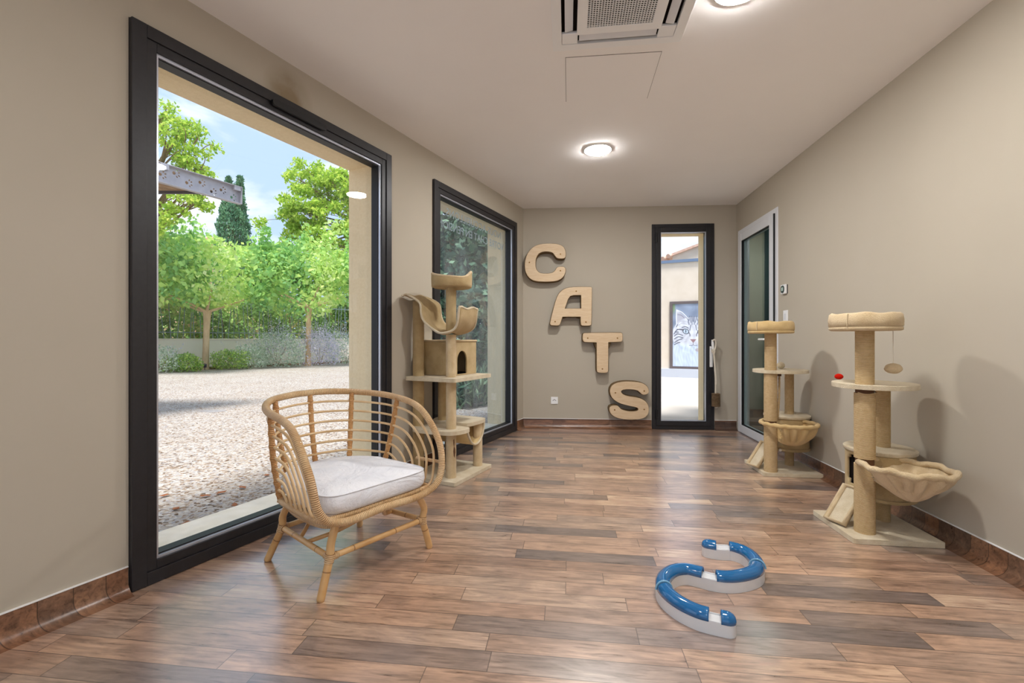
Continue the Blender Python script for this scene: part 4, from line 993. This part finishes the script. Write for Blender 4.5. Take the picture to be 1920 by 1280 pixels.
mulberry(385, 16.6, 2.35, 1.35, 'mulberry tree with pale straight trunk left of centre through the large window', 3.45, 9000, lean=.06)
mulberry(578, 19.0, 2.4, 1.5, 'mulberry tree with darker short trunk right of centre through the large window', 3.7, 8500, 2.45)
mulberry(258, 15.6, 2.1, 1.35, 'mulberry tree half hidden by the left frame of the large window', 3.5, 6000)

# low garden wall and fence, running with the planting bed
A0 = dep(235, 14.9, z=GZ); A1 = dep(760, 24.5, z=GZ); A0.z = A1.z = GZ
wd = (A1-A0).normalized(); wn_ = Vector((-wd.y, wd.x, 0)); Lw = (A1-A0).length
A0w = A0-wd*3 + wn_*1.1; mb = MB(); mb.obox(A0w, wd*(Lw+8), wn_*.25, (0, 0, 1.08)); gw = struct(mb.build('garden_wall', MT['wall_out']))
mb = MB(); mb.obox(A0w-wn_*.03+Vector((0, 0, 1.08)), wd*(Lw+8), wn_*.31, (0, 0, .05)); mb.build('coping', MT['stone'], gw, bevel=.01)
fz = GZ+1.13; F0 = A0w+wn_*.12+Vector((0, 0, fz-GZ))
FT = empty('metal_fence', 'dark grey metal fence of crooked uprights on top of the garden wall', 'fence', F0, math.atan2(wd.y, wd.x))
for z in (.22, 1.45):
    mb = MB(); mb.box(0, Lw+8, -.012, .012, z, z+.03); mb.build('rail', MT['fence'], FT)
proto = []
for k, (lx, top) in enumerate(((0, 1.55), (.07, 1.6), (-.08, 1.5), (.14, 1.58), (-.15, 1.54))):
    mb = MB(); mb.tube([(0, 0, .0), (lx*.5, .0, .8), (lx, 0, top)], .013, 6); o = mb.build('upright', MT['fence'], FT); proto.append(o)
nb = 98
for i in range(nb):
    x = .1+(Lw+7.5)*i/nb+random.uniform(-.04, .04); k = random.randrange(5)
    if i < 5: o = proto[i]
    else: o = proto[k].copy(); COL.objects.link(o); o.parent = FT
    o.location = (x, 0, 0)
# planting bed
mb = MB(); mb.prism([(-3, -.15), (Lw+5, -.15), (Lw+5, 1.1), (-3, 1.1)], 0, .03, axes=(A0, wd, wn_, UPZ)); struct(mb.build('planting_bed', MT['soil']))
def shrub(px, d, r, h, kind, label, n=1500, size=.07, name='low_shrub', stalks=0, ry=None):
    b = dep(px, d, z=GZ+.02); t = empty(name, label, 'shrub', b)
    P = blob(n, (0, 0, h*.35), (r, ry or r*.75, h*.65), .45, 7); P = P[P[:, 2] > .01]
    leaf_cloud('foliage', MT[kind], P, size, t, up=.6, aspect=.5)
    if stalks:
        Q = []
        for _ in range(stalks):
            a = RNG.random()*2*PI; e = RNG.uniform(.2, .95); L_ = h*RNG.uniform(.9, 1.35); x0, y0 = RNG.normal(size=2)*r*.3
            q = np.linspace(.35, 1, 26); Q.append(np.stack([x0+np.cos(a)*q*L_*e*.55, y0+np.sin(a)*q*L_*e*.55, q*L_*(1-.18*e*q)], 1)+RNG.normal(size=(26, 3))*.012)
        leaf_cloud('flower_spikes', MT['leaf_lav'], np.concatenate(Q), .045, t, up=.5, aspect=.45)
    mb = MB()
    for k in range(5): mb.tube([(0, 0, 0), (r*.3*math.cos(k*1.3), r*.3*math.sin(k*1.3), h*.5)], .008, 5)
    mb.build('stems', MT['bark_dark'], t)
shrub(300, 15.0, .75, .85, 'leaf_grey', 'greyish airy shrub at the left frame of the large window', 1700, .07, stalks=22)
shrub(345, 15.4, .62, .62, 'leaf_low', 'yellow green shrub just left of the pale mulberry trunk', 1800, .075)
shrub(432, 16.7, .72, .72, 'leaf_low', 'bright green rounded shrub just right of the pale mulberry trunk', 2200, .075)
shrub(470, 17.3, .75, .88, 'leaf_grey', 'dull green shrub between the bright green and the silvery shrub', 2000, .07, stalks=10)
shrub(520, 18.1, 1.2, 1.5, 'leaf_grey', 'wide silvery arching shrub before the second mulberry trunk', 3400, .075, stalks=90)
shrub(600, 19.2, .95, 1.55, 'leaf_lav', 'tall lavender flowered shrub beside the right reveal of the large window', 2600, .07, stalks=120)
shrub(650, 20.2, .9, 1.4, 'leaf_grey', 'silvery shrub cut by the right reveal of the large window', 1800, .08, stalks=40)
mb = MB(); q = dep(384, 15.95, z=GZ+.03); mb.tube([q+Vector((0, 0, 0)), q+Vector((0, 0, .10))], .012, 8); mb.tube([q+Vector((.0, 0, .10)), q+Vector((.03, -.03, .20))], .055, 14); tag(mb.build('garden_spotlight', M_('violet_black', (44, 38, 70), .4).m, smooth=40), 'small dark spotlight at the foot of the pale mulberry trunk', 'garden light')
# hedge behind the fence
b = A0w+wn_*1.6; HG = empty('hedge', 'dense green hedge growing behind the metal fence', 'hedge', b, math.atan2(wd.y, wd.x))
n = 30000; P = np.stack([RNG.uniform(-.5, Lw+7, n), RNG.normal(size=n)*.38, RNG.uniform(.2, 3.0, n)], 1); P[:, 1] += .25*np.sin(P[:, 0]*2.1)+.2*np.sin(P[:, 2]*3+P[:, 0]*3.3)
leaf_cloud('foliage', MT['leaf_hedge'], P, .15, HG, tints=.45+.3*np.sin(P[:, 0]*2.7+np.sin(P[:, 2]*3)*1.5))
mb = MB(); 
for k in range(16): mb.tube([(k*1.0, .1, -.1), (k*1.0+.1, .15, 1.4), (k*1.0-.1, .1, 2.6)], .03, 6)
mb.build('stems', MT['bark_dark'], HG)

# cypress
b = dep(438, 31, z=GZ); t = empty('cypress_tree', 'tall dark green columnar cypress rising against the sky', 'tree', b)
mb = MB(); mb.tube([(0, 0, -.1), (0, 0, 10)], .12, 8); mb.build('trunk', MT['bark_dark'], t)
n = 26000; z = RNG.uniform(1.2, 12.1, n)
split = RNG.random(n) < .5; prof_ = np.interp(z, [1, 3, 6, 9, 10.6, 12.1], [.8, 1.15, 1.2, .95, .62, .10]); a = RNG.random(n)*2*PI; k = prof_*(.65+.35*RNG.random(n))
top = np.clip((z-9.8)/2.0, 0, 1); offx = np.where(split, .48, -.38)*top
kk = k*(1-.35*top)
P = np.stack([kk*np.cos(a)+offx+.08*np.sin(z*5+a*3), kk*np.sin(a), z], 1)
leaf_cloud('foliage', MT['leaf_cyp'], P, .17, t, up=2.2, aspect=.5, tints=.45+.35*np.sin(a*5+z*1.7)*.6)

# plane trees
def plane_tree(name, b, tips, label, n_per=520, r=.9, size=.2, trunk=None, mat='leaf_plane'):
    t = empty(name, label, 'tree', b); P = []
    root = Vector(trunk)
    mb = MB(); mb.tube(crom([(root.x, root.y, -.2), (root.x*.8, root.y*.8, 2.5), (root.x*.9, root.y*.9, root.z)], 5), .22, 10); mb.build('trunk', MT['bark_dark'], t, smooth=80)
    for q in tips:
        q = Vector(q); m_ = root.lerp(q, .5)+Vector((0, 0, -.3)); limbs([([root, m_, q], .07, .018)], MT['bark_dark'], t)
        for k in range(5):
            e = q+Vector(RNG.normal(size=3)*r*.55); limbs([([m_.lerp(q, .5), q.lerp(e, .5)+Vector((0, 0, -.08)), e], .02, .006)], MT['bark_dark'], t, 'twig')
            P.append(blob(n_per//5, tuple(e), (r*.5, r*.5, r*.34), .15, 3))
    leaf_cloud('foliage', MT[mat], np.concatenate(P), size, t)
    return t
def tips_from(b, L): return [tuple(dep(x, d, y)-b) for x, y, d in L]
b = dep(250, 15, z=GZ); 
plane_tree('plane_tree', b, tips_from(b, [(300, 218, 13.5), (330, 238, 13.7), (368, 262, 13.6), (352, 300, 13.4), (318, 262, 13.2), (296, 275, 13.6), (280, 230, 14), (330, 345, 13.8), (375, 322, 13.8), (382, 368, 13.6), (345, 382, 13.4), (305, 392, 13.4), (312, 415, 13.6), (280, 350, 13.6), (270, 300, 13.6)]), 'large leafy tree with light green branches above the paw print beam', 460, .5, .105, trunk=(-.5, .3, 4.6))
b = dep(720, 25, z=GZ)
plane_tree('plane_tree', b, tips_from(b, [(560, 335, 24), (585, 322, 24), (615, 330, 23.5), (635, 350, 23), (550, 385, 24), (580, 372, 23.6), (610, 385, 23.4), (640, 400, 23), (562, 425, 24), (590, 420, 23.6), (625, 430, 23.4), (595, 460, 23.6), (630, 470, 23), (650, 330, 23), (570, 400, 24), (600, 350, 24), (650, 440, 23.4), (560, 455, 24.2), (535, 400, 24.4), (610, 490, 24), (650, 380, 24)]), 'tall plane tree at the right side of the large window', 620, .85, .18, trunk=(-.4, .2, 7.5))
# far greenery low on the horizon
b = dep(470, 27, z=GZ); t = empty('far_shrubbery', 'distant green trees just above the mulberry crowns', 'trees', b)
n = 9000; P = np.stack([RNG.uniform(-12, 9, n), RNG.normal(size=n)*.8, RNG.uniform(0, 1, n)**.8*4.2+RNG.normal(size=n)*.3], 1); P[:, 2] += 1.0*np.sin(P[:, 0]*1.1)
leaf_cloud('foliage', MT['leaf_hedge'], P, .3, t)
mb = MB(); mb.tube([(0, 0, 0), (0, 0, 3)], .1, 6); mb.build('trunk', MT['bark_dark'], t)

# house behind the trees
H0 = dep(300, 40, z=GZ); H1 = dep(352, 38, z=GZ); hdv = (H1-H0).normalized(); hn = Vector((-hdv.y, hdv.x, 0)); HL = (H1-H0).length
t = empty('house', 'rose coloured house with terracotta tiled roof behind the mulberry trees', 'house', H0, math.atan2(hdv.y, hdv.x))
mb = MB(); mb.box(-6, HL, 0, 8, 0, 9.4); mb.build('wall', MT['rose_wall'], t)
mb = MB(); mb.prism([(-.5, 9.3), (8.5, 9.3), (4, 10.3), ], 0, HL+7, axes=(Vector((-6.5, 0, 0)), Vector((0, 1, 0)), UPZ, Vector((1, 0, 0)))); rf = mb.build('roof', MT['tile'], t)
mb = MB()
for k in range(60):
    x = -6.4+(HL+6.8)*k/60; mb.tube([(x, -.55, 9.36), (x, 4, 10.38)], .10, 6)
mb.build('tile_ridges', MT['tile'], rf, smooth=60)

# pergola with paw print beam
def pw(cx, cy, r, rot):
    out = []
    c, s_ = math.cos(rot), math.sin(rot)
    def tr(P): return [(cx+x*c-y*s_, cy+x*s_+y*c) for x, y in P]
    pad = [(r*.42*math.cos(a)*(1.05 if math.sin(a) < 0 else .85), r*.36*math.sin(a)-r*.30) for a in [2*PI*k/14 for k in range(14)]]
    out.append(tr(pad))
    for a, rr in ((-62, .82), (-22, .98), (22, .98), (62, .82)):
        a = math.radians(90+a); x, y = rr*r*math.cos(a), rr*r*math.sin(a)*.85; e = []
        for k in range(10):
            q = 2*PI*k/10; ex, ey = r*.16*math.cos(q), r*.25*math.sin(q); aa = a-PI/2; e.append((x+ex*math.cos(aa)-ey*math.sin(aa), y+ex*math.sin(aa)+ey*math.cos(aa)))
        out.append(tr(e))
    return out
BE = dep(449, 7.1, z=0); bz0, bz1 = 3.155, 3.405
def beamP(px, py):      # on the plane of the beam: distance back from the tip, height
    n_ = NL; r = FWD+RGT*((px-960)/FPX); d = BE.dot(n_)/r.dot(n_); p = r*d; return (-(p-BE).dot(WL), CAM_H+(636-py)/FPX*d)
paws = []
for x, y, rt in ((280+235*.099, 280+475*.099, -90), (280+495*.099, 280+455*.099, -90), (280+735*.099, 280+635*.099, -85), (280+985*.099, 280+630*.099, -85), (280+1200*.099, 280+800*.099, -85), (280+1380*.099, 280+770*.099, -85), (280+1580*.099, 280+910*.099, -85)):
    s_, z_ = beamP(x, y); paws.append((s_, z_, .058, math.radians(rt)))
BL = 4.6
PG = empty('pergola', 'galvanised steel pergola beam with cut out paw prints and reed matting roof', 'pergola', BE)
AXB = (Vector((0, 0, 0)), -WL, UPZ, NL)
hl = []
for s_, z_, r, rt in paws: hl += [chaikin([(x, y) for x, y in h], 1) for h in pw(s_, z_, r, -rt)]
for k in range(8):
    for h in pw(paws[0][0]+.30+.25*k, 3.28+(.04 if k % 2 else -.03), .058, math.radians(88)): hl.append(h)
mb = MB(); mb.prism([(0, bz0), (BL, bz0), (BL, bz1), (0, bz1)], 0, .006, holes=hl, axes=AXB)
def bb(a0, a1, t0, t1, z0, z1): mb.obox(-WL*a0+NL*t0+UPZ*z0, -WL*(a1-a0), NL*(t1-t0), (0, 0, z1-z0))
bb(0, BL, -.07, .006, bz0-.008, bz0); bb(0, BL, -.07, .006, bz1, bz1+.008)
bb(0, .008, -.07, .0, bz0, bz1)
mb.build('paw_print_beam', MT['steel'], PG)
mb = MB(); bb(1.02, 1.12, -.07, 0, bz1-.07, bz1); bb(.02, .12, -.065, 0, bz1-.06, bz1); mb.build('bracket', MT['steel'], PG)
c1 = dep(368, 6.8, z=0)-BE; c2 = dep(200, 6.95, z=0)-BE
mat_poly = [tuple(c1)[:2], tuple(-WL*BL+NL*.02)[:2], tuple(-WL*BL+NL*2.5)[:2], tuple(c2-WL*1.0)[:2], tuple(c2)[:2]]
e0 = -WL*.04+NL*.02; e1 = dep(120, 7.08, z=0)-BE
mb = MB(); mb.prism([tuple(e0)[:2], tuple(-WL*BL+NL*.02)[:2], tuple(-WL*BL+NL*2.6)[:2], tuple(e1)[:2]], 3.345, 3.375); mb.build('reed_matting', MT['cane_mat'], PG)
mb = MB(); d_ = (e1-e0).normalized(); mb.obox(e0+UPZ*3.305, e1-e0, Vector((-d_.y, d_.x, 0))*.04, (0, 0, .045)); mb.build('edge_beam', MT['dark_steel'], PG)
for q in (-WL*4.2+NL*.0, -WL*4.2+NL*2.2):
    mb = MB(); mb.obox(q+UPZ*GZ, (.1, 0, 0), (0, .1, 0), (0, 0, 3.15-GZ)); mb.build('pillar', MT['steel'], PG)

# building opposite the narrow door
FD = NL*-1                       # its long direction
FB = Vector((2.888, 13.438, 0)); FN = WL            # away from us
def FP(s, t, z): return FB+FD*s+FN*t+Vector((0, 0, z))
t = empty('building', 'pale rendered building with sloping tiled roof opposite the narrow door', 'building', FP(0, 0, GZ)); og = FP(0, 0, GZ)
def fb(mb, s0, s1, t0, t1, z0, z1): o = FP(s0, t0, z0)-og; mb.obox(o, FD*(s1-s0), FN*(t1-t0), (0, 0, z1-z0))
mb = MB(); fb(mb, -2.2, 6, 0, .4, GZ, 3.22); mb.build('wall', MT['pale_render'], t)
mb = MB(); fb(mb, -2.3, 6, -.05, .45, 3.22, 3.30); mb.build('flashing', MT['blue_metal'], t)
mb = MB(); fb(mb, -2.2, 6, -.14, 0, GZ, .22); mb.build('kerb', MT['kerb'], t)
mb = MB(); mb.prism([(-.16, 3.3), (5, 3.3), (5, 5.42), (-.16, 3.82)], 0, .4, axes=(FP(0, 2.0, 0)-og, FD, UPZ, FN)); mb.build('gable_wall', MT['pale_render'], t)
mb = MB(); mb.prism([(-.9, 3.42), (-.3, 3.72), (5, 5.40), (5, 5.47), (-.32, 3.79), (-.95, 3.50)], -.10, .8, axes=(FP(0, 2.0, 0)-og, FD, UPZ, FN)); rf = mb.build('roof', MT['tile'], t)
mb = MB()
for k in range(5): mb.tube([FP(-.95+k*.17, 1.80, 3.46+.07*k)-og, FP(-.9+k*.17, 1.9, 3.49+.07*k)-og, FP(-.85+k*.17, 2.6, 3.55+.07*k)-og], .075, 8)
mb.build('eaves_tiles', MT['tile'], rf, smooth=60)
# cat portrait print in a window frame of that building
PW, PH, Z0 = 1.085, 1.765, .285
fr = empty('cat_portrait_window', 'window filled by a black and white portrait of a tabby cat, seen through the narrow door', 'picture window', FP(-.02, -.02, .2))
of = FP(-.02, -.02, .2)
mb = MB()
for s0, s1, z0, z1 in ((.0, .08, .20, 2.12), (PW+.08, PW+.16, .20, 2.12), (.08, PW+.08, .20, .285), (.08, PW+.08, 2.05, 2.12)): o = FP(s0, -.05, z0)-of; mb.obox(o, FD*(s1-s0), FN*.06, (0, 0, z1-z0))
mb.build('frame', noisy('bronze_frame', (104, 92, 90), (92, 84, 88), 20, .5), fr)
NX, NY = 230, 260
gx, gy = np.meshgrid(np.linspace(0, 1, NX), np.linspace(0, 1, NY)); X = 275+gx*590; Y = 1025-gy*875
def sm(a, b, x): 
    q = np.clip((x-a)/(b-a), 0, 1); return q*q*(3-2*q)
def nz2(x, y, s): 
    return .5+.5*np.sin(x/s+2.1*np.sin(y/s*.7+1.3))*np.sin(y/s*1.1+1.7*np.sin(x/s*.6))
C = np.zeros((NY, NX, 3)); C[:] = (120, 134, 158); C += (nz2(X, Y, 60)*36)[..., None]
def over(mask, c):
    global C
    C = C*(1-mask[..., None])+np.array(c, float)*mask[..., None]
over(sm(40, 0, X-290)*sm(330, 200, Y)*.8, (112, 142, 90))
Xm = 570+np.abs(X-570)*-1          # mirrored, left half
def poly_mask(pts, soft=6):
    m_ = np.ones_like(X)
    n = len(pts)
    for i in range(n):
        (x0, y0), (x1, y1) = pts[i], pts[(i+1) % n]; d = ((Xm-x0)*(y1-y0)-(Y-y0)*(x1-x0))/math.hypot(x1-x0, y1-y0); m_ *= sm(-soft, soft, d*(-1))
    return m_
ear = poly_mask([(322, 470), (330, 222), (515, 385), (470, 520)][::1]); ear = np.maximum(ear, poly_mask([(322, 470), (470, 520), (515, 385), (330, 222)]))
head = sm(1.06, .98, np.sqrt(((X-570)/300)**2+((Y-590)/250)**2)); chest = sm(700, 760, Y+.10*np.abs(X-570))
fur = 205+22*nz2(X*.8, Y*1.6, 14)
over(ear, (214, 216, 226))
over(np.clip(ear*sm(330, 346, Xm)*sm(252, 285, Y)*sm(462, 430, Y+ (Xm-380)*-.3)*.55, 0, 1), (150, 150, 166))
over(head, (206, 210, 222)); over(chest, (196, 210, 232))
lum = (nz2(X, Y*.6, 22)-.5)*34; C += (head*lum)[..., None]; C += (chest*(nz2(X*1.5, Y*.35, 16)-.5)*22)[..., None]
def stroke(pts, w, c, a=1.0):
    P = np.array(crom([(x, y, 0) for x, y in pts], 8))[:, :2]; dm = np.full(X.shape, 1e9)
    for i in range(len(P)-1):
        A, B = P[i], P[i+1]; ab = B-A; tt = np.clip(((Xm-A[0])*ab[0]+(Y-A[1])*ab[1])/(ab@ab+1e-9), 0, 1); dm = np.minimum(dm, np.hypot(Xm-A[0]-tt*ab[0], Y-A[1]-tt*ab[1]))
    over(sm(w, w*.35, dm)*a, c)
for q in ([(548, 330), (552, 380), (556, 440)], [(520, 325), (530, 370), (538, 410)], [(568, 335), (568, 400)], [(495, 345), (512, 372), (500, 400)], [(535, 450), (522, 520)], [(500, 400), (512, 440)], [(470, 330), (500, 380)]): stroke(q, 8, (84, 94, 120), .85)
for q in ([(296, 570), (330, 520), (372, 505), (430, 510)], [(300, 600), (345, 570), (420, 590)], [(300, 640), (360, 610), (425, 625)], [(305, 690), (360, 655), (410, 640)], [(300, 720), (350, 695), (380, 690)], [(330, 470), (345, 440)], [(410, 480), (460, 470), (500, 490)], [(310, 540), (360, 545)]): stroke(q, 9, (74, 80, 100), .85)
stroke([(335, 235), (400, 262), (455, 310), (500, 360)], 7, (240, 242, 248)); stroke([(330, 232), (326, 330), (330, 420)], 6, (240, 242, 248)); stroke([(350, 300), (400, 310), (440, 345)], 9, (120, 120, 140), .7)
for q in ([(345, 430), (400, 390), (470, 400)], [(350, 450), (420, 420), (480, 440)]): stroke(q, 6, (170, 172, 186), .8)
e = np.sqrt(((Xm-465)/44)**2+((Y-535-.15*(Xm-465))/36)**2); over(sm(1.15, 1.0, e), (58, 62, 82)); over(sm(.86, .78, e), (186, 204, 220)); over(sm(1, .6, np.sqrt(((Xm-465)/9)**2+((Y-533)/30)**2)), (60, 68, 90))
stroke([(505, 545), (522, 575), (524, 600)], 7, (70, 70, 88)); stroke([(340, 505), (400, 512), (430, 520)], 7, (60, 62, 80))
nose = sm(-3, 3, 45-np.abs(X-570)*1.0-(Y-645)*.9)*sm(640, 646, Y); over(nose, (150, 118, 124))
stroke([(570, 690), (570, 722)], 5, (70, 74, 96)); stroke([(570, 722), (545, 732), (515, 728)], 5, (110, 116, 140)); stroke([(480, 650), (430, 640)], 3, (150, 150, 170), .6); stroke([(480, 670), (430, 685)], 3, (150, 150, 170), .6)
over(sm(1.2, .9, np.sqrt(((X-640)/40)**2+((Y-790)/24)**2))*.55, (150, 132, 136))
Cl = (np.clip(C, 0, 255)/255.0); Cl = np.where(Cl <= .04045, Cl/12.92, ((Cl+.055)/1.055)**2.4)
me = bpy.data.meshes.new('cat_portrait'); V = []
P0 = FP(.08, -.03, Z0)-of
VX = (gx*PW)[..., None]*np.array(FD)+(gy*PH)[..., None]*np.array([0, 0, 1.])+np.array(P0)
me.vertices.add(NX*NY); me.vertices.foreach_set('co', VX.reshape(-1).astype(np.float32))
i0 = (np.arange(NY-1)[:, None]*NX+np.arange(NX-1)[None]).ravel(); q = np.stack([i0, i0+1, i0+NX+1, i0+NX], 1).astype(np.int32)
me.loops.add(q.size); me.loops.foreach_set('vertex_index', q.ravel()); me.polygons.add(len(q)); me.polygons.foreach_set('loop_start', np.arange(0, q.size, 4, dtype=np.int32)); me.polygons.foreach_set('loop_total', np.full(len(q), 4, dtype=np.int32))
ca = me.color_attributes.new('print', 'FLOAT_COLOR', 'POINT'); ca.data.foreach_set('color', np.concatenate([Cl.reshape(-1, 3), np.ones((NX*NY, 1))], 1).astype(np.float32).ravel())
m = M_('portrait_print', rough=.35); at = m.n('ShaderNodeAttribute', attribute_name='print'); m.color(at.outputs['Color']); me.materials.append(m.m); me.update()
o = bpy.data.objects.new('cat_portrait', me); COL.objects.link(o); o.parent = fr
so = o.modifiers.new('t', 'SOLIDIFY'); so.thickness = .004

# dark evergreens outside the second window
for k, (px, d, h, r, lbl) in enumerate(((835, 9.5, 4.6, 1.5, 'dark evergreen tree outside the second window, nearest its left edge'), (905, 11.0, 4.2, 1.5, 'dark evergreen tree seen in the middle of the second window'))):
    b = dep(px, d, z=GZ); t = empty('evergreen_tree', lbl, 'tree', b)
    mb = MB(); mb.tube([(0, 0, -.1), (.1, 0, h*.7)], .09, 8); mb.build('trunk', MT['bark_dark'], t)
    P = blob(9000, (0, 0, h*.52), (r, r, h*.50), .35, 10); P = P[P[:, 2] > .02]
    leaf_cloud('foliage', MT['leaf_dark'], P, .15, t)

for px, d, r, h, lbl in ((862, 7.6, .55, .62, 'dark grassy clump low outside the second window, towards its left'), (893, 8.6, .6, .75, 'dark grassy clump low outside the second window, in its middle'), (918, 9.4, .5, .7, 'dark grassy clump low outside the second window, towards its right')):
    b = dep(px, d, z=GZ); t = empty('grass_clump', lbl, 'plant', b)
    n = 900; a = RNG.random(n)*2*PI; rr = r*np.sqrt(RNG.random(n)); P = np.stack([rr*np.cos(a), rr*np.sin(a)*.8, RNG.random(n)*h*.6], 1)
    leaf_cloud('blades', MT['leaf_dark'], P, .26, t, up=1.6, aspect=.14)
    mb = MB(); mb.tube([(0, 0, -.03), (0, 0, .12)], .05, 8); mb.build('crown', MT['soil'], t)
